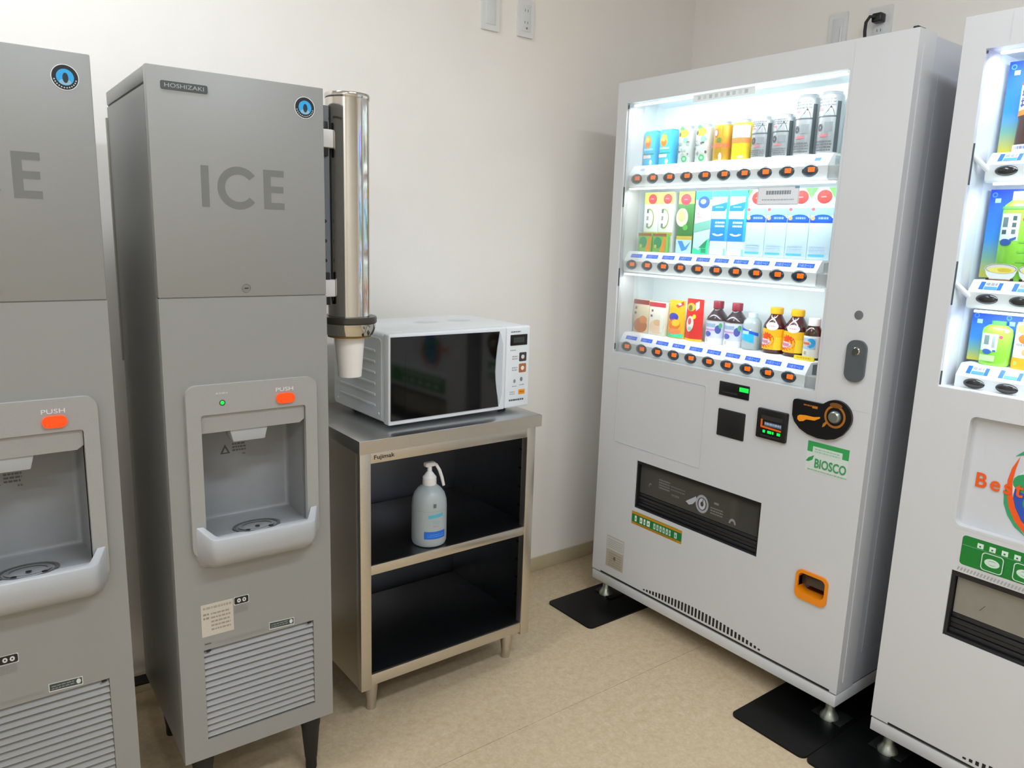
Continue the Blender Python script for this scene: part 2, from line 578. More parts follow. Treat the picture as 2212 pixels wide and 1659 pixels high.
def ice_dispenser(label, loc, rotz):
    t = thing('ice_dispenser', label, 'ice dispenser', loc, rotz, 'grey ice dispensers')
    WI, D, ZB, ZS, ZT = 0.343, 0.42, 0.1596, 1.185, 1.6158
    # shell behind the front panels
    bm = bmesh.new()
    for x0, x1, y0, y1, z0, z1 in ((0, .004, .022, D, ZB + .004, ZT - .034), (WI - .004, WI, .022, D, ZB + .004, ZT - .034),
                                   (.004, WI - .004, D - .004, D, ZB + .004, ZT - .034), (.004, WI - .004, .022, D - .004, ZB + .004, ZB + .010)):
        box(bm, x0, x1, y0, y1, z0, z1)
    put(bm, 'side_shell', M_ICESIDE, t)
    B('top_cover', M_ICE, t, 0, WI, 0.021, D + .002, ZT - .030, ZT, 0.003)
    B('cover_seam', M_GAP, t, 0.002, WI - .002, .023, D - .004, ZT - .036, ZT - .029)
    B('rear_flange', mat('beige_flange', 'a8a496', 0.5, noise=0.02), t, -0.003, 0.018, D + .002, D + .014, 1.0, 1.56)
    # upper front panel
    B('upper_panel', M_ICE, t, 0, WI, 0, .022, ZS + .0008, ZT, 0.0022)
    B('panel_gap', mat('seam_grey', '6a6967', .7, noise=.03), t, .002, WI - .002, .0016, .02, ZS - .003, ZS + .004)
    # lower front panel with openings for the outlet and the louvres
    bm = bmesh.new()
    plate(bm, 0, WI, ZB, ZS - .0008, 0, .022, ((.064, .287, .662, .947), (.050, .298, .204, .421)))
    bevel_where(bm, lambda a, b: abs(a.y) < 1e-6 and abs(b.y) < 1e-6 and ((a.x == b.x and a.x in (0, WI)) or
                (a.z == b.z and a.z in (ZB, ZS - .0008))), 0.002, 2)
    put(bm, 'lower_panel', M_ICE, t)
    bm = bmesh.new()
    lathe(bm, [(0, -.0025), (.0065, -.0025), (.0085, -.001), (.0085, .002)], 20)
    lk = put(bm, 'panel_lock', M_ZINC, t, (0.169, 0, 1.203), (-PI / 2, 0, 0))
    for v in lk.data.vertices:
        v.co.z = -v.co.z
    B('key_slot', M_BLACK, t, .165, .173, -.0031, -.002, 1.2022, 1.2038)
    # lettering
    bm = bmesh.new()
    prism(bm, [(.0895, 1.363), (.104, 1.363), (.104, 1.442), (.0895, 1.442)], -.0004, .001)
    put(bm, 'letter_i', M_LETTER, t)
    bm = bmesh.new()
    o, i = letter_C(.1615, 1.4025, .0415, .0145)
    n = len(o)
    for y in (-.0004,):
        vo = [bm.verts.new((x, y, z)) for x, z in o]
        vi = [bm.verts.new((x, y, z)) for x, z in i]
        for k in range(n - 1):
            bm.faces.new((vo[k], vo[k + 1], vi[k + 1], vi[k]))
    put(bm, 'letter_c', M_LETTER, t)
    bm = bmesh.new()
    prism(bm, [(.2115, 1.364), (.254, 1.364), (.254, 1.377), (.2265, 1.377), (.2265, 1.397), (.2525, 1.397), (.2525, 1.410),
               (.2265, 1.410), (.2265, 1.429), (.254, 1.429), (.254, 1.442), (.2115, 1.442)], -.0004, .001)
    put(bm, 'letter_e', M_LETTER, t)
    # maker's plate and round emblem
    bm = bmesh.new()
    prism(bm, rrect(.0245, .109, 1.5745, 1.5895, .003, 3), -.0012, .001)
    pl = put(bm, 'maker_plate', mat('plate_grey', '4d5252', 0.35, noise=0.03), t)
    text('HOSHIZAKI', 'plate_lettering', mat('plate_letters', 'a9aca9', 0.4, noise=0.02), pl, .0315, -.0012, 1.5785, .0072, .0705)
    em = Decal(flat(0.0))
    em.ell(.302, 1.5722, .0218, .0218, 'e3e4e3', 28).ell(.302, 1.5722, .0205, .0205, '15161a', 28)
    for k in range(12):
        a = 195 + 150 * k / 11
        r0, r1 = .0155, .0185
        ca, sa = math.cos(math.radians(a)), math.sin(math.radians(a))
        em.ell(.302 + .0172 * ca, 1.5722 + .0172 * sa, .0013, .0013, 'c8cacb', 6)
    em.ell(.302, 1.5722, .0165, .0008, '8a8078', 8, 0, 20, 160)
    em.ell(.302, 1.5722, .0138, .0138, '29a3dd', 24)
    em.ell(.302, 1.5640, .0095, .0048, '8fb6c8', 16).ell(.3025, 1.5712, .0046, .0085, '1d2a33', 14)
    em.put('emblem', t)
    # outlet bezel
    bm = bmesh.new()
    out = rrect(.037, .312, .640, 1.008, .022, 8)
    inn = rrect(.065, .286, .664, .946, .006, 8)
    frame_prism(bm, out, inn, -.011, .002)
    bevel_where(bm, lambda a, b: abs(a.y + .011) < 1e-6 and abs(b.y + .011) < 1e-6 and
                (a.x < .06 or a.x > .29 or a.z > .95) and (b.x < .06 or b.x > .29 or b.z > .95), 0.006, 3)
    put(bm, 'outlet_bezel', M_BEZEL, t)
    # recess
    bm = bmesh.new()
    x0, x1, z0, z1, y1 = .064, .287, .674, .9475, .115
    for q in ([(x0, 0, z0), (x0, y1, z0), (x0, y1, z1), (x0, 0, z1)], [(x1, 0, z0), (x1, 0, z1), (x1, y1, z1), (x1, y1, z0)],
              [(x0, y1, z0), (x1, y1, z0), (x1, y1, z1), (x0, y1, z1)], [(x0, 0, z1), (x0, y1, z1), (x1, y1, z1), (x1, 0, z1)],
              [(x0, 0, z0), (x1, 0, z0), (x1, y1, z0), (x0, y1, z0)]):
        bm.faces.new([bm.verts.new(p) for p in q])
    bmesh.ops.remove_doubles(bm, verts=bm.verts[:], dist=1e-5)
    bevel_where(bm, lambda a, b: (abs(a.y - y1) < 1e-6 and abs(b.y - y1) < 1e-6), .012, 3)
    put(bm, 'outlet_recess', M_LINER, t)
    bm = bmesh.new()
    prism(bm, [(.066, .906), (.274, .906), (.285, .914), (.285, .9465), (.066, .9465)], -.004, .05)
    put(bm, 'outlet_lintel', M_BEZEL, t)
    bm = bmesh.new()
    prism(bm, [(.131, .879), (.198, .879), (.205, .9065), (.124, .9065)], .0, .045)
    bmesh.ops.bevel(bm, geom=bm.edges[:], offset=.002, segments=2, affect='EDGES', profile=.5)
    put(bm, 'ice_chute', M_BEZEL2, t)
    # tray
    bm = bmesh.new()

    def ring(w, d, z_end, z_front):
        xl = .0405 + w
        p = [(xl, .002), (xl + .0035, -d * .16), (xl + .0225, -d * .80), (xl + .0275, -d * .93), (xl + .0355, -d)]
        p = [(x, y, z_front + (z_end - z_front) * max(0, 1 + y / (d * .85))) for x, y in p]
        return p + [(.353 - x, y, z) for x, y, z in p][::-1]
    rings = [ring(.0155, .0425, .676, .676), ring(.0145, .0435, .709, .688), ring(.0130, .0450, .7125, .6915), ring(.0020, .0560, .7125, .6915),
             ring(0, .0580, .710, .689), ring(.0005, .0575, .650, .650), ring(.004, .0480, .636, .634), ring(.010, .0200, .617, .616), ring(.014, .006, .613, .613)]
    R = [[bm.verts.new(p) for p in r] for r in rings]
    for a, b in zip(R, R[1:]):
        for k in range(len(a) - 1):
            bm.faces.new((a[k], a[k + 1], b[k + 1], b[k]))
    bm.faces.new(R[0])
    put(bm, 'drip_tray', M_BEZEL2, t, angle=50)
    gr = Decal(lambda u, v, L: (u, v, .6745 + .002 + L))
    gr.ell(.180, .022, .052, .034, '5a5b5b', 28, .86).ell(.180, .022, .040, .024, '7d7f7f', 28, .8)
    for k in range(3):
        gr.ell(.155 + .025 * k, .002 + (.014 if k == 1 else 0), .0055, .005, '0c0c0c', 12)
    gr.put('drain_marks', t)
    # button, lamp, prints
    bm = bmesh.new()
    prism(bm, rrect(.2205, .2605, .9555, .9775, .0105, 6), -.0165, -.008)
    bevel_where(bm, lambda a, b: abs(a.y + .0165) < 1e-6 and abs(b.y + .0165) < 1e-6, .0022, 2)
    put(bm, 'push_button', M_RED, t)
    bm = bmesh.new()
    lathe(bm, [(0, .0025), (.0028, .002), (.0042, 0)], 16)
    put(bm, 'status_lamp', M_GREENLED, t, (.1085, -.0108, .969), (PI / 2, 0, 0))
    bm = bmesh.new()
    lathe(bm, [(.0042, .0006), (.0062, .0006), (.0062, 0)], 18)
    put(bm, 'lamp_ring', mat('dark_grey_ring', '3e4741', 0.5, noise=.02), t, (.1085, -.0108, .969), (PI / 2, 0, 0))
    text('PUSH', 'push_lettering', mat('pale_print', 'd9dcdd', .5, noise=.01), t, .2205, -.0111, .9815, .0085, .038)
    Decal(flat(-.0109)).lines(.096, .122, .9865, .991, 1, 'b9b7b2', .8).put('lamp_caption', t)
    wl = Decal(flat(.1150))
    wl.poly([(.133, .822), (.155, .822), (.144, .844)], '4c4b49').poly([(.1385, .825), (.1495, .825), (.144, .836)], '9c9c9a')
    wl.lines(.160, .190, .824, .846, 3, '5b5a57', .55).lines(.182, .190, .815, .820, 1, '6b6a67', .7)
    wl.put('warning_print', t)
    st = Decal(flat(0.0))
    st.rect(.048, .1155, .452, .527, 'c5bcae').lines(.052, .112, .512, .523, 1, 'a39a8c', .5).lines(.052, .064, .49, .508, 2, '8d8577', .5)
    st.lines(.068, .109, .462, .508, 5, '9b9182', .42)
    st.put('rating_sticker', t)
    bd = Decal(flat(0.0))
    bd.poly(rrect(.1175, .150, .5085, .5275, .0015, 2), 'd2d1cf').poly(rrect(.1185, .149, .5098, .5263, .003, 3), '151413')
    bd.ell(.1285, .518, .0042, .0050, 'd0cfcc', 12, .35).ell(.1400, .518, .0042, .0050, 'd0cfcc', 12, .35)
    bd.lines(.119, .147, .489, .507, 5, '8b8985', .5)
    bd.put('black_badge', t)
    ec = Decal(flat(0.0))
    ec.rect(.193, .2515, .4275, .4455, 'cfcecb', -.05).rect(.1945, .2500, .4295, .4437, '3d4441', -.05)
    ec.lines(.198, .236, .4305, .4405, 2, '8f9793', .35).ell(.244, .4345, .004, .0055, 'cfd6d2', 10)
    ec.lines(.078, .185, .4275, .4345, 1, '8f8d88', .7).rect(.0525, .066, .4335, .4365, '5c5a56')
    ec.put('energy_badge', t)
    # louvred grille
    B('grille_back', mat('grille_dark', '7a7874', .7, noise=.03), t, .048, .300, .016, .021, .200, .424)
    bm = bmesh.new()
    sl = [(.0000, .0012), (.0092, .0119), (.0108, .0119), (.0030, .0004), (.0004, .0002)]
    a = [bm.verts.new((.0505, y, z)) for y, z in sl]
    b = [bm.verts.new((.2975, y, z)) for y, z in sl]
    bm.faces.new(a[::-1])
    bm.faces.new(b)
    for k in range(5):
        bm.faces.new((a[k], b[k], b[(k + 1) % 5], a[(k + 1) % 5]))
    bmesh.ops.recalc_face_normals(bm, faces=bm.faces[:])
    sm = bpy.data.meshes.new('slat')
    bm.to_mesh(sm)
    bm.free()
    sm.materials.append(M_ICE)
    for k in range(14):
        link('slat', sm, t, (0, .0006, .2085 + .01515 * k))
    for s in (.060, .288):
        B('grille_catch', M_BLACK, t, s - .0045, s + .0045, -.0012, .001, .4165, .4205)
    # legs
    bm = bmesh.new()
    lathe(bm, [(0, 0), (.0125, 0), (.0135, .004), (.0135, .030), (.0150, .034), (.0215, .115), (.0240, .128), (.0240, ZB + .005), (0, ZB + .005)], 20)
    bmesh.ops.recalc_face_normals(bm, faces=bm.faces[:])
    lm = bpy.data.meshes.new('leg')
    bm.to_mesh(lm)
    bm.free()
    lm.materials.append(M_LEG)
    lm.polygons.foreach_set('use_smooth', [True] * len(lm.polygons))
    lm.set_sharp_from_angle(angle=math.radians(32))
    for x, y in ((.045, .040), (.300, .040), (.045, .370), (.300, .370)):
        link('leg', lm, t, (x, y, 0))
    return t


IR = math.radians(-0.994)
ice_dispenser('grey ice dispenser standing beside the steel cabinet, its whole ICE lettering in view', (-2.2112, -.6164, 0), IR)
ice_dispenser('grey ice dispenser at the left picture edge, cut off through the ICE lettering', (-2.3003 - .343, -.6166, 0), 0)

bm = bmesh.new()
tube(bm, [(-3.0, -.075, .075), (-2.6, -.070, .085), (-2.3, -.080, .085), (-2.12, -.085, .08), (-2.06, -.085, .05), (-2.05, -.085, .012)], .014, 10)
tag(put(bm, 'drain_hose', M_LEG, None), 'black drain hose along the wall behind the ice dispensers', 'hose')

# ------------------------------------------------------------------ cup dispenser on the side of the nearer machine
CX, CY = -1.757, -.500
t = thing('cup_dispenser', 'polished steel tube cup dispenser fixed to the side of the ice dispenser', 'cup dispenser', (CX, CY, 0), 0)
bm = bmesh.new()
lathe(bm, [(0, 1.630), (.047, 1.630), (.0500, 1.627), (.0500, 1.1215)], 48)
put(bm, 'tube', M_CHROME, t)
bm = bmesh.new()
lathe(bm, [(.0505, 1.6315), (.0515, 1.629), (.0515, 1.622), (.0505, 1.620)], 48)
put(bm, 'top_rim', M_CHROME, t)
bm = bmesh.new()
lathe(bm, [(.0500, 1.1225), (.0640, 1.1225), (.0665, 1.119), (.0665, 1.109), (.0640, 1.106)], 48)
put(bm, 'collar_rim', mat('collar_dark', '4a463f', .3, metal=.6, noise=.03), t)
bm = bmesh.new()
lathe(bm, [(.0640, 1.1065), (.0635, 1.094), (.0570, 1.0785), (.0530, 1.0765), (.0425, 1.0765), (.0425, 1.085)], 48)
put(bm, 'collar', M_CHROME, t)
bm = bmesh.new()
lathe(bm, [(.0432, 1.0768), (.0432, 1.0725), (.0520, 1.0725), (.0520, 1.0768)], 40)
put(bm, 'collar_seal', mat('amber_rubber', '8a6c35', .4, noise=.03), t)
B('mounting_strip', mat('strip_grey', '6f7478', .4, metal=.5, noise=.03), t, -.078, -.052, -.012, -.006, 1.16, 1.60)
for z in (1.255, 1.300, 1.345):
    bm = bmesh.new()
    lathe(bm, [(0, .001), (.0042, .001), (.0042, 0)], 12)
    put(bm, 'screw_hole', M_BLACK, t, (-.064, -.0122, z), (PI / 2, 0, 0))
for z in (1.525, 1.188):
    bm = bmesh.new()
    box(bm, -.098, -.045, -.024, .014, z - .017, z + .023, .003)
    bk = put(bm, 'bracket', mat('bracket_white', 'dcd8d2', .45, noise=.01), t)
    B('bracket_clip', M_BLACK, bk, -.075, -.056, -.020, -.004, z - .036, z + .040, .002)
bm = bmesh.new()
lathe(bm, [(.0365, 1.0900), (.0385, 1.0890), (.0385, 1.0860), (.0375, 1.0855), (.0285, .9755), (.0280, .9735), (.0265, .9735), (.0265, .9780), (0, .9780)], 40)
cp = put(bm, 'paper_cup', M_CUP, None, (CX, CY, 0))
tag(cp, 'white paper cup hanging from the steel cup dispenser', 'cup')

# ------------------------------------------------------------------ steel cabinet
SX, SY = -1.736, -.506
t = thing('steel_cabinet', 'open stainless steel cabinet with one middle shelf, under the microwave', 'cabinet', (SX, SY, 0), 0)
DB = .445
bm = bmesh.new()
box(bm, 0, .595, 0, DB, .767, .803, .0025)
put(bm, 'worktop', [M_STEELTOP], t)
bm = bmesh.new()
box(bm, .0, .595, -.0006, .0, .7675, .8015)
put(bm, 'worktop_front', M_STEEL, t)
for nm, x0, x1 in (('side_panel', .004, .007), ('side_panel', .573, .576)):
    B(nm, M_STEEL, t, x0, x1, .012, DB - .006, .100, .767)
for x0, x1 in ((.0071, .0079), (.5721, .5729)):
    B('side_shade_sheet', M_STEELD, t, x0, x1, .014, DB - .010, .102, .766)  # added thin sheets that carry the painted inner shade
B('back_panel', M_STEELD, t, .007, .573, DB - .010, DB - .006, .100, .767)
for x0, x1 in ((.003, .034), (.546, .577)):
    pp = B('post', M_STEEL, t, x0, x1, .004, .030, .098, .767, .0015)
B('top_rail', M_STEEL, t, .034, .546, .006, .020, .738, .767, .001)
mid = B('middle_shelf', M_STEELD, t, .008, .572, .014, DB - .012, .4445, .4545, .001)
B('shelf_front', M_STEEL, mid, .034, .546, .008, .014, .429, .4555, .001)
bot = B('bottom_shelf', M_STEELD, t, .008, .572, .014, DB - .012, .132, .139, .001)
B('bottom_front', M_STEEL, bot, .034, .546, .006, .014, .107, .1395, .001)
for k in range(9):
    z = .20 + .06 * k
    if abs(z - .44) < .02:
        continue
    B('shelf_slot', M_BLACK, t, .5718, .5732, .055, .075, z, z + .006)
bm = bmesh.new()
lathe(bm, [(0, 0), (.0125, 0), (.0135, .003), (.0140, .022), (.0190, .070), (.0200, .085), (.0200, .100), (0, .100)], 24)
bmesh.ops.recalc_face_normals(bm, faces=bm.faces[:])
fm = bpy.data.meshes.new('foot')
bm.to_mesh(fm)
bm.free()
fm.materials.append(M_STEEL)
fm.polygons.foreach_set('use_smooth', [True] * len(fm.polygons))
fm.set_sharp_from_angle(angle=math.radians(32))
for x in (.0605, .5345):
    for y in (.062, .395):
        link('foot', fm, t, (x, y, 0))
text('Fujimak', 'maker_lettering', ink('2a2520'), t, .044, .0058, .7445, .0150, .060, bold=.015)

# ------------------------------------------------------------------ microwave
t = thing('microwave_oven', 'white microwave oven with black glass door on the steel cabinet', 'microwave', (-1.621, -.447, .803), math.radians(1.55))
MW, MD, MZ0, MZ1 = .487, .335, .012, .259
bm = bmesh.new()
box(bm, .003, MW - .003, .030, MD, MZ0, MZ1, .012, 4)
put(bm, 'body', M_MW, t)
bm = bmesh.new()
prism(bm, rrect(0, 1, 0, 1, .05, 3), 0, 1)
for v in bm.verts:      # ribbed side sheet
    v.co = Vector((.0025 - .002 * v.co.y, .042 + .282 * v.co.x, MZ0 + .008 + .222 * v.co.z))
sp = put(bm, 'side_sheet', M_MWSIDE, t)
for k in range(6):
    z = MZ0 + .040 + .030 * k
    B('rib', M_MWSIDE, sp, -.0012, .002, .075, .285, z, z + .007, .0010)
for y in (.055, .300):
    bm = bmesh.new()
    lathe(bm, [(0, .0025), (.003, .002), (.0045, 0)], 12)
    put(bm, 'side_screw', M_PLATEW, sp, (.0003, y, MZ0 + .024), (0, -PI / 2, 0))
# front frame
bm = bmesh.new()
box(bm, 0, .392, 0, .030, MZ0, MZ1, .005, 3)
dr = put(bm, 'door', M_MW, t)
gl = [(.0045, .0255), (.366, .0245), (.3625, .045), (.357, .075), (.352, .105), (.350, .130), (.3515, .165), (.355, .200), (.3595, .225), (.3635, .2475), (.0045, .2510)]
bm = bmesh.new()
prism(bm, gl, -.0035, .002)
put(bm, 'door_glass', M_MWGLASS, dr)
bm = bmesh.new()
prism(bm, rrect(.048, .322, .042, .210, .004, 3), -.0039, -.003)
put(bm, 'door_window', M_MWIN, dr)
bm = bmesh.new()
prism(bm, [(.3705, .030), (.378, .060), (.378, .210), (.3675, .243), (.358, .205), (.3535, .150), (.3535, .110), (.359, .070)], -.002, .002)
put(bm, 'handle_recess', mat('handle_grey', 'c4cace', .4, noise=.01), dr)
bm = bmesh.new()
box(bm, .3935, MW, .002, .030, MZ0, MZ1, .007, 3)
cp_ = put(bm, 'control_panel', M_MW, t)
bm = bmesh.new()
prism(bm, rrect(.408, .472, .202, .234, .002, 2), .0008, .004)
ds = put(bm, 'display', mat('display_dark', '17110f', .15, noise=.03), cp_)
Decal(flat(.0008)).rect(.419, .461, .210, .226, '343a34').put('display_digits', ds)
for z, c1, c2 in ((.166, '3a3431', 'd8d5d2'), (.132, 'b06a3c', 'f1ead9')):
    d = Decal(flat(.002))
    d.poly(rrect(.4435, .4715, z - .0135, z + .0135, .003, 3), c1).ell(.4575, z, .0065, .0065, c2, 12)
    d.put('key', cp_)
    Decal(flat(.002)).lines(.417, .438, z - .008, z + .006, 2, 'a3a8ab', .5).put('key_caption', cp_)
d = Decal(flat(.002))
d.rect(.4445, .4695, .0515, .0665, 'f0961d').lines(.449, .465, .056, .061, 1, 'b5620c', .8)
d.put('start_key', cp_)
d = Decal(flat(.002))
d.lines(.410, .447, .2395, .2445, 1, '75797b', .7).lines(.409, .430, .185, .190, 1, '9a9d9f', .6).lines(.411, .430, .052, .064, 2, 'b1b0ae', .5)
d.lines(.409, .467, .032, .0385, 1, '55595b', .8).ell(.428, .094, .0045, .006, '8b9093', 10).ell(.454, .098, .005, .007, '767b7e', 10)
d.lines(.419, .436, .076, .080, 1, 'a0a4a6', .6).lines(.447, .466, .078, .083, 1, '9fb0b6', .6)
d.put('panel_print', cp_)
for x in (.05, .43):
    for y in (.06, .28):
        bm = bmesh.new()
        lathe(bm, [(0, 0), (.012, 0), (.013, .003), (.013, .013), (0, .013)], 16)
        put(bm, 'foot', M_BLACK, t, (x, y, 0))
for x in (.24, .36):
    Decal(lambda u, v, L: (u, v, MZ1 + L)).ell(x, .20, .040, .030, 'cfd3d4', 20).put('top_vent', t)

# ------------------------------------------------------------------ pump bottle
t = thing('pump_bottle', 'translucent white hand sanitiser pump bottle on the middle cabinet shelf', 'bottle', (-1.489, -.440, .4550), 0)
bm = bmesh.new()
pr = [(0, 0), (.040, 0), (.0465, .004), (.0495, .012), (.0500, .030), (.0500, .112), (.0485, .132), (.0430, .150), (.0330, .163), (.0220, .172), (.0165, .176), (.0165, .182), (0, .182)]
lathe(bm, pr, 48)
put(bm, 'bottle_body', mat('frosted_plastic', 'b4bcbd', .35, noise=.01, trans=.15, sss=.2), t)
bm = bmesh.new()
lathe(bm, [(.0190, .174), (.0200, .178), (.0195, .196), (.0150, .201), (.0105, .208), (.0070, .212), (.0062, .228), (0, .228)], 28)
put(bm, 'pump_collar', mat('pump_white', 'e9e5e0', .4, noise=.01), t)
bm = bmesh.new()
box(bm, -.016, .016, -.009, .009, .226, .239, .004, 3)
hd = put(bm, 'pump_head', mat('pump_white', 'e9e5e0'), t)
bm = bmesh.new()
tube(bm, [(.010, 0, .233), (.020, -.003, .229), (.029, -.006, .212), (.036, -.008, .190), (.041, -.010, .166)], [.0045, .0045, .0048, .0048, .0042], 10)
put(bm, 'spout', mat('pump_white', 'e9e5e0'), hd)
d = Decal(wrap(.0500, 0, 0, math.radians(-47)), .004)
d.rect(.000, .066, .028, .050, '1667d0').lines(.010, .060, .033, .044, 2, '5f9be6', .35)
d.rect(.012, .056, .088, .098, '4fb0c0', .10).rect(.024, .046, .074, .081, '8fb3bb').rect(.026, .040, .064, .067, 'b9939b')
d.rect(.026, .034, .120, .131, '5f6567').rect(-.030, .090, .1085, .1093, '9fa7a9')
d.put('bottle_label', t)

# ------------------------------------------------------------------ wall plates
def wall_plate(label, loc, rotz, kind, w=.070, h=.120):
    t = thing('wall_outlet' if kind == 'outlet' else 'wall_plate', label, 'outlet' if kind == 'outlet' else 'wall plate', loc, rotz)
    bm = bmesh.new()
    prism(bm, rrect(-w / 2, w / 2, 0, h, .004, 3), -.008, 0)
    bevel_where(bm, lambda a, b: abs(a.y + .008) < 1e-6 and abs(b.y + .008) < 1e-6, .002, 2)
    put(bm, 'cover', M_PLATEW, t)
    B('insert', mat('outlet_insert', 'dedfde', .35, noise=.01), t, -.020, .020, -.0095, -.007, .018, h - .018, .0008)
    if kind == 'outlet':
        for z in (.042, .080):
            for x in (-.006, .006):
                B('socket_slot', mat('slot_dark', '55534f', .6, noise=.03), t, x - .001, x + .001, -.0098, -.0092, z, z + .008)
        bm = bmesh.new()
        lathe(bm, [(0, .0005), (.004, .0005), (.004, 0)], 12)
        put(bm, 'earth_terminal', mat('terminal_grey', '8d8d88', .5, noise=.03), t, (.003, -.0095, .028), (PI / 2, 0, 0))
    return t


wall_plate('blank white wall plate at the top, left of the socket on the back wall', (-1.012, 0, 1.985), 0, 'plate', .072)
wall_plate('white wall socket at the top of the back wall', (-.8655, 0, 1.988), 0, 'outlet', .067)
wall_plate('pale wall plate just above the vending machine with canned drinks', (0, -.640, 1.982), -PI / 2, 'plate', .066)
wall_plate('white wall socket above the vending machine, holding a black plug', (0, -.789, 1.974), -PI / 2, 'outlet', .076)
t = thing('power_plug', 'black plug and power cord dropping behind the vending machine', 'plug', (0, -.789, 2.05), -PI / 2)
bm = bmesh.new()
box(bm, -.013, .020, -.042, -.0095, -.010, .018, .005, 3)
put(bm, 'plug_body', M_BLACK, t)
bm = bmesh.new()
tube(bm, [(.004, -.038, .006), (-.012, -.052, .006), (-.022, -.054, -.010), (-.025, -.050, -.035), (-.026, -.035, -.10), (-.028, -.020, -.22), (-.03, -.016, -.42)], .0052, 10)
put(bm, 'cord', M_BLACK, t)
bm = bmesh.new()
tube(bm, [(-.010, -.655, 2.055), (-.011, -.656, 1.99), (-.012, -.657, 1.90), (-.012, -.658, 1.6)], .004, 8)
tag(put(bm, 'white_cable', M_PLATEW, None), 'thin white cable hanging from the wall plate above the vending machine', 'cable')

# ------------------------------------------------------------------ rubber mats
def mat_pad(label, x0, x1, y0, y1):
    bm = bmesh.new()
    r = .018
    pts = []
    for cx, cy, a0, rr in ((x1, y1, 0, 0), (x0 + r, y1 - r, 90, r), (x0 + r, y0 + r, 180, r), (x1, y0, 270, 0)):
        if rr == 0:
            pts.append((cx, cy))
        else:
            for k in range(7):
                a = math.radians(a0 + 90 * k / 6)
                pts.append((cx + rr * math.cos(a), cy + rr * math.sin(a)))
    lo = [bm.verts.new((x, y, 0)) for x, y in pts]
    hi = [bm.verts.new((x, y, .006)) for x, y in pts]
    bm.faces.new(lo[::-1])
    bm.faces.new(hi)
    for i in range(len(pts)):
        j = (i + 1) % len(pts)
        bm.faces.new((lo[i], lo[j], hi[j], hi[i]))
    bevel_where(bm, lambda a, b: a.z > .005 and b.z > .005, .002, 2)
    tag(put(bm, 'rubber_mat', M_MATR, None), label, 'mat', 'rubber mats under the vending machines')


mat_pad('black rubber mat under the vending machine corner nearest the steel cabinet', -.860, -.03, -.474, -.243)
mat_pad('black rubber mat with its long glossy edge under the can machine near the second machine', -.852, -.03, -1.284, -1.052)
mat_pad('black rubber mat at the bottom edge under the tea vending machine', -.853, -.03, -1.530, -1.287)


# ------------------------------------------------------------------ vending machines: shared builders
def vm_shell(t, Wv, D, holes, side_m):
    ZB, ZD, ZT = .0714, .1115, 1.830
    bm = bmesh.new()
    plate(bm, 0, Wv, ZD, ZT, 0, .085, holes)
    bevel_where(bm, lambda a, b: abs(a.y) < 1e-6 and abs(b.y) < 1e-6 and
                ((abs(a.x - b.x) < 1e-6 and (a.x < 1e-6 or a.x > Wv - 1e-6)) or (abs(a.z - b.z) < 1e-6 and a.z > ZT - 1e-6)), .011, 4)
    put(bm, 'door', M_WHITE, t)
    # cabinet as a hollow shell
    bm = bmesh.new()
    for q in ((0.004, .010, .0865, D, ZD, ZT - .004), (Wv - .010, Wv - .004, .0865, D, ZD, ZT - .004),
              (.010, Wv - .010, D - .006, D, ZD, ZT - .004), (.010, Wv - .010, .0865, D - .006, ZT - .010, ZT - .004)):
        box(bm, *q)
    put(bm, 'cabinet_shell', side_m, t)
    B('cabinet_core', M_GAP, t, .012, Wv - .012, .22, D - .008, ZD + .002, ZT - .012)
    B('base_plinth', M_WHITE, t, 0.001, Wv - .001, .001, D, ZB, ZD - .005, .002)
    B('base_gap', M_BLACK, t, .006, Wv - .006, .006, D - .01, ZD - .006, ZD + .001)
    for x in (.035, Wv - .035):
        for y in (.045, D - .07):
            bm = bmesh.new()
            lathe(bm, [(0, .0065), (.026, .0065), (.025, .014), (.017, .026), (.013, .034), (.013, .072), (0, .072)], 20)
            ft = put(bm, 'levelling_foot', M_ZINC, t, (x, y, 0))
            B('foot_bracket', mat('bracket_dark', '2d302e', .4, metal=.6, noise=.05), ft, -.045, .045, -.018, .050, .0062, .0095, .001)


def rail(t, x0, x1, zb, y0, name='button_rail', m=M_RAIL, top=.045, depth=.105):
    """rounded selection rail; zb = height of the button centres"""
    pf = [(y0 + .010, -.026), (y0 + .002, -.022), (y0, -.014), (y0, .012), (y0 + .004, .018), (y0 + .022, top - .002),
          (y0 + .026, top), (y0 + depth, top), (y0 + depth, top - .006), (y0 + .034, top - .006), (y0 + .034, -.026)]
    bm = bmesh.new()
    a = [bm.verts.new((x0, y, zb + z)) for y, z in pf]
    b = [bm.verts.new((x1, y, zb + z)) for y, z in pf]
    bm.faces.new(a[::-1])
    bm.faces.new(b)
    n = len(pf)
    for k in range(n):
        bm.faces.new((a[k], b[k], b[(k + 1) % n], a[(k + 1) % n]))
    return put(bm, name, m, t)


def liner(t, x0, x1, z0, z1, y0, y1):
    bm = bmesh.new()
    for q in ([(x0, y0, z0), (x0, y1, z0), (x0, y1, z1), (x0, y0, z1)], [(x1, y0, z0), (x1, y0, z1), (x1, y1, z1), (x1, y1, z0)],
              [(x0, y1, z0), (x1, y1, z0), (x1, y1, z1), (x0, y1, z1)], [(x0, y0, z1), (x0, y1, z1), (x1, y1, z1), (x1, y0, z1)],
              [(x0, y0, z0), (x1, y0, z0), (x1, y1, z0), (x0, y1, z0)]):
        bm.faces.new([bm.verts.new(p) for p in q])
    bmesh.ops.remove_doubles(bm, verts=bm.verts[:], dist=1e-5)
    return put(bm, 'display_liner', M_LINERW, t)


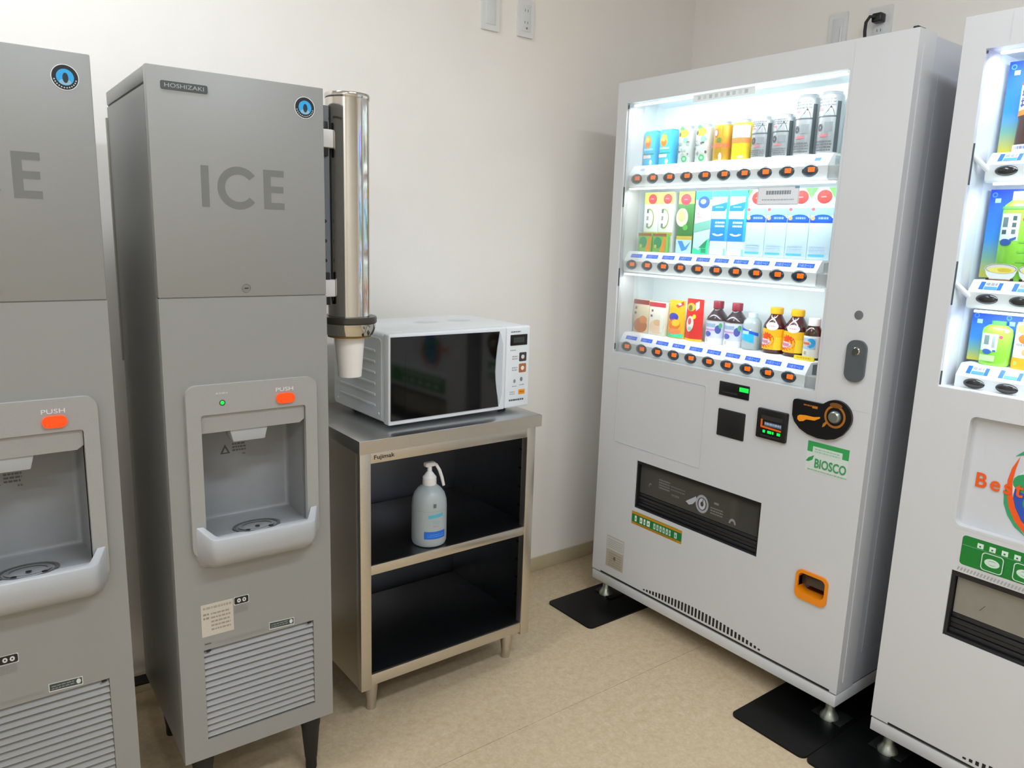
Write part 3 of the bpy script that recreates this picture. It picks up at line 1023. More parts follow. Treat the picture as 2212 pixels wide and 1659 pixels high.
def led(t, x0, x1, y, z, w, watts, tilt=0.5, col=(.90, .97, 1.0)):
    B('led_bar', M_LEDBAR, t, x0, x1, y - .004, y + .004, z, z + .006, .001)
    ld = bpy.data.lights.new('led', 'AREA')
    ld.shape = 'RECTANGLE'
    ld.size = x1 - x0
    ld.size_y = w
    ld.energy = watts * LED_W
    ld.color = col
    o = bpy.data.objects.new('led_light', ld)
    COL.objects.link(o)
    o.parent = t
    o.location = ((x0 + x1) / 2, y, z - .002)
    o.rotation_euler = (tilt, 0, 0)


def ellipse_button_mesh(name, rx, rz, h, m):
    bm = bmesh.new()
    lathe(bm, [(0, h), (.55, h * .92), (.86, h * .62), (1, 0)], 24)
    for v in bm.verts:
        v.co = Vector((v.co.x * rx, -v.co.z, v.co.y * rz))
    bmesh.ops.recalc_face_normals(bm, faces=bm.faces[:])
    me = bpy.data.meshes.new(name)
    bm.to_mesh(me)
    bm.free()
    me.materials.append(m)
    me.polygons.foreach_set('use_smooth', [True] * len(me.polygons))
    return me


# ------------------------------------------------------------------ vending machine with cans
VXW, VYW, VW, VD = -.6768, -.2796, .981, .640
vm1 = thing('vending_machine', 'white vending machine with lit shelves of cans, cartons and small bottles', 'vending machine', (VXW, VYW, 0), -PI / 2)
t = vm1
WIN = (.044, .818, .936, 1.762)
CHU = (.190, .690, .408, .578)
RET = (.834, .915, .353, .421)
vm_shell(t, VW, VD, (WIN, CHU, RET), M_WHITE2)
liner(t, .040, .822, .930, 1.768, .080, .190)
B('display_glass', M_VGLASS, t, .0435, .8185, .0105, .0135, .9355, 1.7625)
for x0, x1, z0, z1 in ((.0435, .0475, .9355, 1.7625),):
    B('glass_gasket', M_RAILG, t, x0, x1, .0065, .0105, z0, z1)
for z0, z1 in ((1.430, 1.495), (1.165, 1.225), (.945, .966), (1.745, 1.757)):
    B('glass_clip', mat('clip_dark', '4b5658', .5, noise=.03), t, .0440, .0490, .0050, .0065, z0, z1)
ROWZ = (1.521, 1.239, .958)
RY = .024
bmesh_btn = ellipse_button_mesh('select_button', .0245, .0168, .007, M_BTN)
bm = bmesh.new()
prism(bm, rrect(-.0015, .0175, -.0045, .0085, .002, 2), -.0072, -.004)
bm_lamp = bpy.data.meshes.new('button_lamp')
bm.to_mesh(bm_lamp)
bm.free()
bm_lamp.materials.append(M_ORANGELED)
tagm = None
for r, z in enumerate(ROWZ):
    rail(t, .046, .770, z, RY)
    B('rail_end', M_RAILG, t, .7702, .8165, RY + .004, RY + .034, z - .025, z + .012, .002)
    for i in range(10):
        s = .0835 + .0707 * i
        b = link('select_button', bmesh_btn, t, (s, RY, z))
        link('button_lamp', bm_lamp, b)
    for i in range(10):
        s = .0835 + .0707 * i
        if r == 0:
            # upper tags: the light they catch is put into a paler print colour
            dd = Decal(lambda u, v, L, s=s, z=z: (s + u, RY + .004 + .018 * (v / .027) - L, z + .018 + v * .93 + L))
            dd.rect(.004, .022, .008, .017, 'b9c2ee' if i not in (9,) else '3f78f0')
            dd.put('price_tag', t)
        elif tagm is None:
            dd = Decal(lambda u, v, L: (u, .0065 * (v / .0125) - L, v + L * .6))
            dd.rect(-.0250, .0260, .000, .0125, '2a70ff')
            o = dd.put('price_tag', t)
            o.location = (s + .010, RY + .0085, z + .0235)
            tagm = o.data
            o2 = text('つめた～い', 'tag_lettering', mat('tag_white', 'c9d8fb', .5, noise=.01), o, -.021, -.0012, .0025, .0080, .042, ext=.0003)
            for v in o2.data.vertices:
                v.co.y += .52 * v.co.z
            tagt = o2.data
        else:
            o = link('price_tag', tagm, t, (s + .010, RY + .0085, z + .0235))
            link('tag_lettering', tagt, o)
# light bars (top of the display and under each rail)
led(t, .06, .80, .020, 1.752, .007, 4.0, .45)
led(t, .06, .80, .0190, 1.486, .007, 2.1, .40)
led(t, .06, .80, .0190, 1.204, .007, 1.9, .40)
d = Decal(flat(.0105))
d.rect(.312, .533, 1.7365, 1.757, 'f6fafa')
for k in range(9):
    d.rect(.330 + .021 * k, .341 + .021 * k, 1.742, 1.7525, ('d3dbdd', 'dfe6e7', 'c4ced0')[k % 3])
d.put('header_print', t)
d = Decal(flat(.0105))
d.rect(.572, .704, 1.431, 1.4815, 'cbd3da').rect(.575, .701, 1.434, 1.4785, 'eef1f3')
d.lines(.600, .678, 1.456, 1.470, 1, '8d979d', .75).lines(.588, .690, 1.442, 1.449, 1, 'b3bbc0', .5).rect(.690, .703, 1.475, 1.481, '7b9fc4')
d.put('notice_card', t)
# blank panel outline, display, pads
bm = bmesh.new()
frame_prism(bm, rrect(.076, .458, .620, .888, .006, 3), rrect(.0785, .4555, .6225, .8855, .005, 3), -.0012, .001)
put(bm, 'panel_outline', M_WHITE2, t)
B('display_box', M_BLACK, t, .507, .614, -.003, .004, .8705, .9125, .0015)
d = Decal(flat(-.003))
d.rect(.5805, .6125, .8925, .9055, M_GREENLED).lines(.520, .575, .878, .884, 1, '2b2d2e', .8)
d.put('display_light', t)
B('sensor_pad', mat('sensor_black', '161617', .45, noise=.04), t, .511, .6085, -.004, .004, .745, .829, .003)
B('card_reader', M_BLACK, t, .6525, .750, -.010, .004, .773, .860, .004)
d = Decal(flat(-.010))
d.rect(.668, .738, .829, .842, '2a2a29').rect(.680, .736, .812, .824, '5f6d7d').lines(.682, .734, .814, .822, 1, 'a9bfd6', .7)
d.poly([(.668, .830), (.674, .830), (.674, .811), (.736, .808), (.736, .8025), (.668, .8055)], 'f0640f')
for k, w in enumerate((.008, .013, .005, .011)):
    d.rect(.677 + .0155 * k, .677 + .0155 * k + w, .7915, .7995, M_GREENLED)
d.rect(.670, .735, .780, .786, '262626')
d.put('reader_marks', t)
# coin unit: teardrop black plate with an orange arrow and a round lock
pts = [(.7625, .900), (.7655, .9065), (.773, .9085), (.850, .9085)]
for k in range(0, 19):
    a = math.radians(128 - 148 * k / 18)
    pts.append((.889 + .0455 * math.cos(a), .8815 + .0445 * math.sin(a)))
pts += [(.926, .853), (.914, .836), (.895, .8215), (.872, .8145), (.845, .8130), (.815, .8175), (.790, .828), (.772, .844), (.7635, .862)]
bm = bmesh.new()
prism(bm, pts, -.009, .002)
bevel_where(bm, lambda a, b: abs(a.y + .009) < 1e-6 and abs(b.y + .009) < 1e-6, .003, 2)
cu = put(bm, 'coin_plate', M_BLACK, t)
d = Decal(flat(-.0091))
d.poly([(.781, .862), (.788, .8665), (.805, .8685), (.830, .8685), (.848, .8725), (.848, .8685), (.832, .859), (.808, .8575), (.800, .851), (.788, .848), (.781, .853)], 'f5980e')
d.ell(.889, .8815, .030, .031, 'a8651a', 28, .80).poly([(.858, .856), (.867, .866), (.871, .862), (.863, .850), (.856, .846)], 'b8741c')
d.lines(.796, .838, .894, .899, 1, 'a8601c', .8).rect(.822, .838, .892, .898, 'b5731f').ell(.889, .912, .018, .007, '7a4a14', 12)
d.put('coin_marks', cu)
bm = bmesh.new()
lathe(bm, [(0, .010), (.0125, .010), (.0155, .007), (.0175, .001), (.0175, 0)], 28)
put(bm, 'coin_lever', M_ZINC, cu, (.889, -.009, .8805), (PI / 2, 0, 0))
# round hole and key lock
bm = bmesh.new()
lathe(bm, [(0, .0015), (.0085, .002), (.0115, .0015), (.0115, 0)], 20)
put(bm, 'round_plug', mat('plug_grey', '6d6d6e', .4, noise=.04), t, (.9165, 0, 1.154), (PI / 2, 0, 0))
bm = bmesh.new()
prism(bm, rrect(.898, .9505, .982, 1.0905, .0225, 7), -.008, .001)
bevel_where(bm, lambda a, b: abs(a.y + .008) < 1e-6 and abs(b.y + .008) < 1e-6, .003, 2)
lk = put(bm, 'lock_handle', mat('lock_grey', '6a7074', .35, metal=.5, noise=.04), t)
bm = bmesh.new()
lathe(bm, [(0, .004), (.0085, .004), (.0105, .002), (.0105, 0)], 20)
put(bm, 'lock_cylinder', M_CHROME, lk, (.925, -.008, 1.062), (PI / 2, 0, 0))
# green sticker
d = Decal(flat(0.0))
d.rect(.815, .936, .7155, .7995, 'd4dbd3').rect(.816, .936, .770, .7995, '35a052').rect(.832, .918, .765, .7865, 'cfdcd0')
d.lines(.838, .912, .769, .783, 2, '9cc3a5', .5).lines(.822, .936, .717, .7225, 1, '93b99b', .7)
d.poly([(.815, .742), (.822, .752), (.838, .762), (.834, .748), (.822, .741)], '2f9a4c')
sk = d.put('green_sticker', t)
text('BIOSCO', 'sticker_lettering', mat('sticker_green', '3c9a57', .5, noise=.02), sk, .842, -.0011, .7285, .026, .091, bold=.02)
# delivery chute
bm = bmesh.new()
x0, x1, z0, z1 = CHU
x0, x1, z0, z1, y0, y1 = x0 - .003, x1 + .003, z0 - .003, z1 + .003, .05, .200
for q in ([(x0, y0, z0), (x0, y1, z0), (x0, y1, z1), (x0, y0, z1)], [(x1, y0, z0), (x1, y0, z1), (x1, y1, z1), (x1, y1, z0)],
          [(x0, y1, z0), (x1, y1, z0), (x1, y1, z1), (x0, y1, z1)], [(x0, y0, z1), (x0, y1, z1), (x1, y1, z1), (x1, y0, z1)],
          [(x0, y0, z0), (x1, y0, z0), (x1, y1, z0), (x0, y1, z0)]):
    bm.faces.new([bm.verts.new(p) for p in q])
put(bm, 'chute_box', mat('chute_dark', '34322d', .6, noise=.05), t)
M_CHUTEF = mat('chute_frame_black', '16171a', .45, noise=.04)
bm = bmesh.new()
frame_prism(bm, [(CHU[0], CHU[2]), (CHU[1], CHU[2]), (CHU[1], CHU[3]), (CHU[0], CHU[3])],
            [(CHU[0] + .006, CHU[2] + .006), (CHU[1] - .006, CHU[2] + .006), (CHU[1] - .006, CHU[3] - .012), (CHU[0] + .006, CHU[3] - .012)], .004, .030)
put(bm, 'chute_frame', M_CHUTEF, t)
fp = B('chute_flap', mat('flap_smoke', '4a4842', .12, coat=.3, noise=.03), t, CHU[0] + .008, CHU[1] - .008, .016, .020, CHU[2] + .055, CHU[3] - .013)
for k in range(4):
    B('flap_ridge', mat('ridge_black', '232426', .4, noise=.03), t, CHU[0] + .007, CHU[1] - .007, .012 + .003 * (k % 2), .024, CHU[2] + .007 + .012 * k, CHU[2] + .017 + .012 * k, .001)
d = Decal(flat(.016))
d.lines(.282, .330, .500, .536, 4, '7a7873', .55).lines(.335, .395, .508, .528, 2, '66645e', .45).lines(.340, .372, .488, .500, 1, '66645e', .6)
d.put('flap_caption', fp)
d = Decal(flat(.016))
d.poly([(.400, .492), (.440, .520), (.444, .508), (.428, .490), (.414, .484)], 'b9bac4')
d.ell(.466, .502, .0255, .030, 'a4a5ad', 24, .72).ell(.466, .502, .014, .019, 'c0c2ca', 20, .45).rect(.467, .470, .500, .520, '4a4842')
d.put('flap_pictogram', fp)
d = Decal(flat(.016))
d.lines(.500, .548, .480, .506, 3, '7e7c77', .5).rect(.512, .530, .516, .523, '7e7c77')
d.put('flap_caption', fp)
d = Decal(flat(.016))
d.ell(.585, .474, .013, .017, '8f8f90', 14, .55, 0, 180)
d.put('flap_arrow', fp)
d = Decal(flat(.016))
d.ell(.245, .497, .008, .012, '6d6c68', 12, .5, 40, 200)
d.put('flap_arrow', fp)
# stickers at the foot of the door
d = Decal(flat(0.0))
d.rect(.183, .4085, .3475, .394, 'c98a17').rect(.184, .4075, .3555, .3845, '0f7a35')
d.lines(.205, .390, .3915, .3945, 1, '8a9a20', .9).lines(.205, .390, .3485, .353, 1, '9a7418', .9)
for k, (u, w) in enumerate(((.198, .009), (.222, .012), (.240, .008), (.255, .014), (.285, .010), (.299, .010), (.313, .010), (.327, .010), (.341, .010), (.355, .008), (.378, .012))):
    c = 'e8efe6' if k < 4 else 'b4cfc0'
    d.rect(u, u + w, .360, .3805, c).rect(u + w * .3, u + w * .6, .366, .372, '0f7a35')
d.put('recycling_sticker', t)
d = Decal(flat(0.0))
d.rect(.069, .156, .147, .265, 'b6ab99').rect(.071, .154, .214, .262, 'c9cac4').lines(.076, .150, .220, .256, 5, 'a5a39d', .4)
d.lines(.082, .146, .152, .206, 6, '9a8f7d', .4).ell(.112, .185, .006, .007, '6e675b', 10)
d.put('inspection_label', t)
# coin return cup
M_OR = mat('coin_orange', 'f08a0c', .35, noise=.03)
bm = bmesh.new()
o_ = rrect(.8265, .9225, .343, .430, .018, 6)
i_ = rrect(.834, .915, .364, .421, .014, 6)
frame_prism(bm, o_, i_, -.006, .03)
bevel_where(bm, lambda a, b: abs(a.y + .006) < 1e-6 and abs(b.y + .006) < 1e-6, .002, 2)
cr = put(bm, 'coin_return', M_OR, t)
bm = bmesh.new()
x0, x1, z0, z1, y0, y1 = .830, .919, .358, .425, .028, .070
for q in ([(x0, y0, z0), (x0, y1, z0), (x0, y1, z1), (x0, y0, z1)], [(x1, y0, z0), (x1, y0, z1), (x1, y1, z1), (x1, y1, z0)],
          [(x0, y1, z0), (x1, y1, z0), (x1, y1, z1), (x0, y1, z1)], [(x0, y0, z1), (x0, y1, z1), (x1, y1, z1), (x1, y0, z1)],
          [(x0, y0, z0), (x1, y0, z0), (x1, y1, z0), (x0, y1, z0)]):
    bm.faces.new([bm.verts.new(p) for p in q])
put(bm, 'return_cup', mat('cup_amber', '9a4f08', .35, noise=.04), cr)
B('return_flap', mat('return_flap_smoke', '40352c', .15, coat=.3, noise=.05), cr, .836, .913, .012, .015, .384, .419, .001)
# arched row of vent slots above the plinth
bm = bmesh.new()
prism(bm, [(-.0038, 0), (.0038, 0), (.0038, 1), (-.0038, 1)], -.0006, .001)
vmh = bpy.data.meshes.new('vent_slot')
bm.to_mesh(vmh)
bm.free()
vmh.materials.append(M_BLACK)
for k in range(34):
    s = .262 + .0142 * k
    q = (s - .497) / .255
    top = .127 + .030 * max(0.0, 1 - q * q)
    bot = .1235
    h = max(.003, top - bot - .003)
    o = link('vent_slot', vmh, t, (s, 0, bot + .001))
    o.scale = (1, 1, h)
d = Decal(flat(0.0))
d.rect(.045, .960, .1119, .1170, '161617')
d.put('door_bottom_line', t)
# door seams and hinge
B('door_seam', M_WHITE2, t, .8245, .8255, -.0006, .001, .906, 1.822)
d = Decal(flat(0.0))
d.rect(.8255, .975, .9065, .9075, 'bcbcbd')
d.put('lock_panel_seam', t)
B('top_hinge', M_BLACK, t, .957, .970, .012, .050, 1.8295, 1.838, .002)
B('side_trim', M_WHITE, t, VW - .0045, VW + .0015, .026, .034, .14, 1.80)
B('side_shade_overlay', mat('side_shadow_panel', 'b4b7bd', .4, noise=.01), t, VW - .0045, VW - .002, .12, .60, .20, 1.745, .0005)  # overlay sheet: shading of the lower side put into a darker colour

# ------------------------------------------------------------------ sample drinks in the can machine
DY = .088      # front of the samples, metres behind the door face


def at_vm1(s, z, y=DY):
    return (VXW + y, VYW - s, z)


def lathe_obj(name, segs, parent, mats, n=32, sx=1.0, sy=1.0):
    """segs: list of (r, z, material index of the band above)"""
    bm = bmesh.new()
    lathe(bm, [(r, z) for r, z, _ in segs], n, mis=[m_ for _, _, m_ in segs], sx=sx, sy=sy)
    return put(bm, name, mats, parent)


M_ALU = mat('can_aluminium', 'd2d4d6', .25, metal=.9, noise=.03)
M_SILV = mat('can_silver_print', 'a4a7aa', .30, metal=.55, noise=.03)


def can(label, s, z, r, h, body, prints, group, lid=M_ALU):
    t = thing('sample_can', label, 'can', at_vm1(s, z, DY + r), -PI / 2, group)
    segs = [(0, .003, 0), (r * .78, .001, 0), (r * .86, 0, 0), (r * .97, .006, 1), (r, .010, 1), (r, h - .014, 1), (r * .96, h - .009, 0),
            (r * .82, h - .001, 0), (r * .84, h, 0), (r * .79, h, 0), (r * .78, h - .004, 0), (0, h - .004, 0)]
    lathe_obj('can_body', segs, t, [lid, body])
    d = Decal(wrap(r, 0, 0, 0), .004)
    prints(d, r, h)
    d.put('can_print', t)
    bm = bmesh.new()
    prism(bm, rrect(-.008, .008, -.010, .010, .005, 4), 0, .001)
    for v in bm.verts:
        v.co = Vector((v.co.x, v.co.z - .004, h - .0035 + v.co.y))
    put(bm, 'pull_tab', lid, t)
    return t


def carton(label, s, z, w, h, dpt, body, prints, group=None, y=DY, name='sample_carton', cat='carton', bev=.0012, rot=0.0):
    t = thing(name, label, cat, at_vm1(s, z, y), -PI / 2 + rot, group)
    B('carton_body', body, t, -w / 2, w / 2, 0, dpt, 0, h, bev)
    d = Decal(flat(0.0))
    prints(d, w, h)
    d.put('carton_print', t)
    return t


S0, SP = .0705, .0707
Z1, Z2, Z3 = ROWZ[0] + .0455, ROWZ[1] + .0455, ROWZ[2] + .0455


def p_orange(d, w, h):
    d.rect(-w / 2, w / 2, .34 * h, .38 * h, '1f9a8f').rect(-w / 2, w * .2, .24 * h, .33 * h, 'e7d3cf')
    d.ell(-w * .12, .72 * h, w * .30, h * .19, 'f6a61c', 18).ell(-w * .12, .66 * h, w * .24, h * .10, 'ef7a1d', 16).ell(-w * .16, .77 * h, w * .16, h * .08, 'fdd35b', 14)
    d.ell(-w * .05, .92 * h, w * .16, h * .05, '5fc08a', 12).lines(-w * .42, w * .38, .44 * h, .54 * h, 1, 'bfe9f6', .6).ell(w * .22, .12 * h, w * .14, h * .08, 'd8dde0', 12)


M_CARTB = mat('carton_blue', '36b9e6', .4, noise=.02)
for i, side in enumerate(('leftmost', 'second')):
    c = carton('bright blue orange juice carton, %s sample on the top lit shelf' % side, S0 + SP * i, Z1, .048, .112, .042, M_CARTB, p_orange, 'blue juice cartons')
    top = B('carton_gable', M_CARTB, c, -.024, .024, .006, .036, .112, .116, .001)


def p_lemon(d, r, h):
    d.rect(-r * .7, r * .9, .02 * h, .10 * h, 'b8bcbd').ell(.15 * r, .80 * h, r * .62, h * .11, 'f0cf3c', 16).ell(-.35 * r, .78 * h, r * .22, h * .06, '6b5236', 12)
    d.ell(-.05 * r, .92 * h, r * .32, h * .05, '4fae62', 12).ell(.45 * r, .62 * h, r * .30, h * .08, '7fb79c', 12)
    for k in range(16):
        d.ell(random.uniform(-.9, .8) * r, random.uniform(.14, .66) * h, r * random.uniform(.08, .20), h * random.uniform(.018, .045), random.choice(['6b655c', '4f4a42', '8f877b', '8ea79a']), 8)
    d.ell(.40 * r, .14 * h, r * .30, h * .085, '3d9c5b', 14).ell(.40 * r, .14 * h, r * .15, h * .04, '8fc9a0', 12)


M_WCAN = mat('can_white_print', 'c2c4c1', .3, metal=.3, noise=.03)
for i, side in enumerate(('left', 'right')):
    can('white can printed with a yellow lemon, %s one of the lemon pair' % side, S0 + SP * (2 + i), Z1, .0290, .120, M_WCAN, p_lemon, 'lemon cans')


def p_gold(d, r, h):
    d.rect(-r * 1.3, r * 1.3, .36 * h, .46 * h, 'd9643c').ell(-.25 * r, .72 * h, r * .32, h * .11, '9b5a50', 14).ell(-.25 * r, .72 * h, r * .2, h * .07, 'dcc9c4', 12)
    d.ell(.2 * r, .54 * h, r * .3, h * .06, '566b2c', 12).rect(.40 * r, .46 * r, .05 * h, .90 * h, 'a8821c').ell(.38 * r, .13 * h, r * .16, h * .10, 'd5d0c2', 12)


can('gold beer can with an orange band and white top on the top lit shelf', S0 + SP * 4, Z1, .0310, .121, mat('can_gold', 'c69a2a', .3, metal=.55, noise=.04), p_gold, None)


def p_yellow(d, r, h):
    d.rect(-r * 1.35, r * 1.35, .52 * h, .86 * h, 'd7d6cf').rect(-r * 1.35, r * 1.35, .43 * h, .56 * h, 'ef7b3a')
    d.poly([(-.1 * r, .62 * h), (.45 * r, .62 * h), (.18 * r, .82 * h)], 'b99a4a').ell(.5 * r, .10 * h, r * .3, h * .03, 'efe7c4', 12)


can('bright yellow can with an orange band and silver upper half', S0 + SP * 5, Z1, .0312, .121, mat('can_yellow', 'eecb22', .3, metal=.35, noise=.03), p_yellow, None)


def p_silver(d, r, h):
    m = .62 * h
    d.rect(-1.1 * r, 1.0 * r, m - .004, m, '4b4f52').poly([(-.10 * r, m), (.85 * r, m), (.72 * r, m + .013), (.48 * r, m + .026), (.20 * r, m + .012)], '1d1f21')
    d.poly([(-1.0 * r, m), (-.15 * r, m), (-.75 * r, m + .012)], 'e3e5e7').lines(-.75 * r, .85 * r, .76 * h, .90 * h, 3, '6c7073', .55)
    d.rect(-.55 * r, -.20 * r, .70 * h, .745 * h, 'cf6a70').ell(-.35 * r, .44 * h, r * .26, .010, '3b3e41', 14, .35).rect(.05 * r, .75 * r, .37 * h, .52 * h, '7b7f82')
    d.rect(-.3 * r, .40 * r, .29 * h, .33 * h, 'c0666c').lines(-.8 * r, .8 * r, .06 * h, .24 * h, 4, '5c6063', .5).rect(.98 * r, 1.35 * r, .05 * h, .84 * h, '2f3c40')  # last strip: dark reflection between the cans, painted into the print


for i, side in enumerate(('left', 'right')):
    can('short silver beer can with a black triangle, %s one of the short silver pair' % side, S0 + SP * (6 + i), Z1, .0312, .122, M_SILV, p_silver, 'short silver cans')
for i, side in enumerate(('left', 'right')):
    can('tall silver beer can with a black triangle, %s one of the tall silver pair' % side, S0 + SP * (8 + i), Z1, .0312, .167, M_SILV, p_silver, 'tall silver cans')


# ---- middle shelf: tall flat packs
def p_white_pack(d, w, h):
    d.rect(-w / 2, w / 2, .80 * h, h - .001, 'cfe05c').ell(w * .06, .885 * h, w * .30, h * .085, 'e03438', 18).rect(-w * .10, w * .14, .882 * h, .898 * h, 'ef8a8e')
    d.ell(-w * .12, .56 * h, w * .34, h * .17, '8fa652', 22, .82, -110, 110).ell(-w * .12, .56 * h, w * .27, h * .14, 'f4f5f0', 20)
    for k, (v, g) in enumerate(((.68, '47655a'), (.56, '8b9692'), (.44, '7d8885'))):
        d.rect(-w * .30, -w * .16, v * h - .006, v * h + .008, g)
    d.rect(-w / 2, w / 2, .28 * h, .335 * h, 'c8b04e')


def p_green_pack(d, w, h):
    d.rect(-w / 2, w / 2, .80 * h, h - .001, 'd6e262').ell(-w * .04, .87 * h, w * .34, h * .09, 'e2384a', 18).rect(-w * .16, w * .06, .862 * h, .878 * h, 'f08c96')
    d.ell(-w * .22, .58 * h, w * .38, h * .15, 'ece4c4', 20).ell(-w * .25, .61 * h, w * .26, h * .10, 'c3bf84', 16)
    d.ell(w * .02, .42 * h, w * .16, h * .05, '57b54d', 12).rect(-w / 2, w / 2, .22 * h, .28 * h, 'd0b445').rect(-w / 2, w / 2, .0, .22 * h, 'bfe0f2')
    d.poly([(-w * .4, .20 * h), (-w * .1, .20 * h), (w * .1, .10 * h), (w * .45, .20 * h), (w * .2, .06 * h), (-w * .1, .03 * h)], '3f93e0')


def p_teal_pack(d, w, h):
    d.rect(-w / 2, w / 2, .86 * h, h - .001, '2fb7ee').ell(w * .02, .82 * h, w * .36, h * .095, '2a57d0', 18).ell(-w * .02, .83 * h, w * .18, h * .04, '9fb8ea', 12)
    d.lines(-w * .35, -w * .1, .56 * h, .66 * h, 2, 'd99aa0', .6).rect(-w / 2, w / 2, .34 * h, .48 * h, '7fc0ab', .2)
    d.poly([(-w / 2, .0), (w / 2, .0), (w / 2, .26 * h), (-w * .1, .06 * h), (-w / 2, .10 * h)], '35dba0').poly([(-w * .1, .10 * h), (w * .32, .10 * h), (w * .40, .24 * h), (w * .1, .16 * h)], '14955c')
    d.rect(w * .05, w * .35, .02 * h, .09 * h, '16a068')


def p_blue_pack(d, w, h):
    d.rect(-w / 2, w / 2, .90 * h, h - .001, '38c0f2').poly([(-w / 2, .68 * h), (w * .25, .68 * h), (w / 2, .78 * h), (w / 2, .83 * h), (-w / 2, .76 * h)], '1b86f0')
    d.rect(-w * .3, w * .15, .735 * h, .748 * h, 'a9d4f8').rect(-w / 2, w / 2, .22 * h, .56 * h, '1f8df2')
    d.lines(-w * .25, w * .3, .42 * h, .53 * h, 2, 'dcecfb', .55).ell(-w * .05, .34 * h, w * .34, h * .045, 'f3f9fd', 16, .5, 190, 345).rect(w * .34, w * .46, .0, .10 * h, '8fe0ee')
    d.rect(w * .36, w * .5, .22 * h, .95 * h, '2fb4f2')


def p_ice_pack(d, w, h):
    d.poly([(-w / 2, h - .001), (-w / 2, .86 * h), (-w * .25, h - .001)], '63cf52').poly([(w / 2, h - .001), (w * .2, h - .001), (w / 2, .84 * h)], '6fd552')
    d.ell(w * .05, .87 * h, w * .33, h * .095, 'e6342c', 18).rect(-w * .10, w * .12, .862 * h, .878 * h, 'f08c88').rect(-w / 2, w / 2, .62 * h, .72 * h, '9bd6f0')
    d.rect(-w * .48, w * .5, .515 * h, .58 * h, '1a53df').ell(w * .05, .575 * h, w * .42, h * .055, '1f63e2', 18).lines(-w * .12, w * .34, .55 * h, .60 * h, 1, '9db6ee', .6)
    d.ell(-w * .36, .575 * h, w * .10, h * .03, 'e2b07a', 10).ell(-w * .38, .70 * h, w * .09, h * .025, 'd9686c', 8)
    d.lines(-w * .4, w * .3, .10 * h, .20 * h, 3, 'b9d3ec', .4).rect(-w * .42, w * .30, .045 * h, .075 * h, '5cc3f0')


M_PKW = mat('pack_white', 'eceee9', .45, noise=.015)
M_PKI = mat('pack_ice_blue', 'd6ecf5', .45, noise=.015)
M_PKG = mat('pack_green', '3f7f3c', .45, noise=.03)
PH = .197
P2 = .1015
for i, side in enumerate(('leftmost', 'second')):
    carton('white pack with a red dot on its lime top, %s on the middle shelf' % side, P2 - .002 + .0665 * i, Z2, .064, PH, .030, M_PKW, p_white_pack, 'white packs with lime tops')
carton('dark green pack with a red dot on the middle lit shelf', .2505, Z2, .065, PH, .030, M_PKG, p_green_pack)
carton('pale pack with a blue dot and teal foot on the middle lit shelf', .3195, Z2, .064, PH, .030, M_PKI, p_teal_pack)
for i, side in enumerate(('left', 'right')):
    carton('white pack with bright blue blocks, %s one of the blue pair' % side, .3870 + .0665 * i, Z2, .065, PH, .030, M_PKW, p_blue_pack, 'blue and white packs')
for i, side in enumerate(('leftmost', 'second', 'third', 'rightmost')):
    carton('icy blue pack with a red dot and royal blue band, %s of the four' % side, .5180 + .0705 * i, Z2, .069, PH, .030, M_PKI, p_ice_pack, 'icy blue packs')


def p_snack(d, w, h):
    d.rect(-w / 2, w / 2, .84 * h, h - .0005, 'a5653a').ell(-w * .12, .50 * h, w * .30, h * .30, '2f9a63', 14).ell(-w * .28, .30 * h, w * .10, h * .10, 'd8d24a', 10)
    d.poly([(w * .05, .02 * h), (w * .42, .02 * h), (w * .5, .8 * h), (w * .3, .84 * h)], 'f39a1f')


for i, side in enumerate(('left', 'right')):
    carton('small green and orange snack box before the white packs, %s one' % side, .100 + .0665 * i, Z2, .060, .062, .016, mat('snack_green', '7cc552', .45, noise=.02), p_snack, 'small snack boxes', y=.064)


# ---- bottom shelf: cartons, pouches and bottles
def p_soup_a(d, w, h):
    d.rect(-w / 2, w / 2, .86 * h, h - .0005, '8f1a24').ell(-w * .02, .22 * h, w * .44, h * .22, 'c5743c', 18).ell(w * .15, .40 * h, w * .26, h * .12, 'd98a48', 14)
    d.rect(-w * .40, -w * .28, .70 * h, .78 * h, '4c443c').rect(-w * .42, -w * .30, .55 * h, .62 * h, '4c443c')


def p_soup_b(d, w, h):
    d.rect(-w / 2, w / 2, .86 * h, h - .0005, 'c8273a').ell(0, .25 * h, w * .44, h * .22, 'efcfae', 18).ell(w * .05, .38 * h, w * .25, h * .10, 'e6b98a', 12)
    d.rect(-w * .36, -w * .24, .70 * h, .77 * h, '6a6a62').rect(-w * .40, -w * .28, .54 * h, .61 * h, '6a6a62').rect(w * .2, w * .4, .1 * h, .8 * h, 'f2efe4')


carton('beige soup carton with a dark red top, leftmost on the bottom lit shelf', .083, Z3, .072, .115, .030, mat('soup_beige', 'd8c6a4', .45, noise=.04), p_soup_a)
carton('cream soup carton with a bright red top on the bottom lit shelf', .1575, Z3, .073, .112, .030, mat('soup_cream', 'efe8d6', .45, noise=.03), p_soup_b)


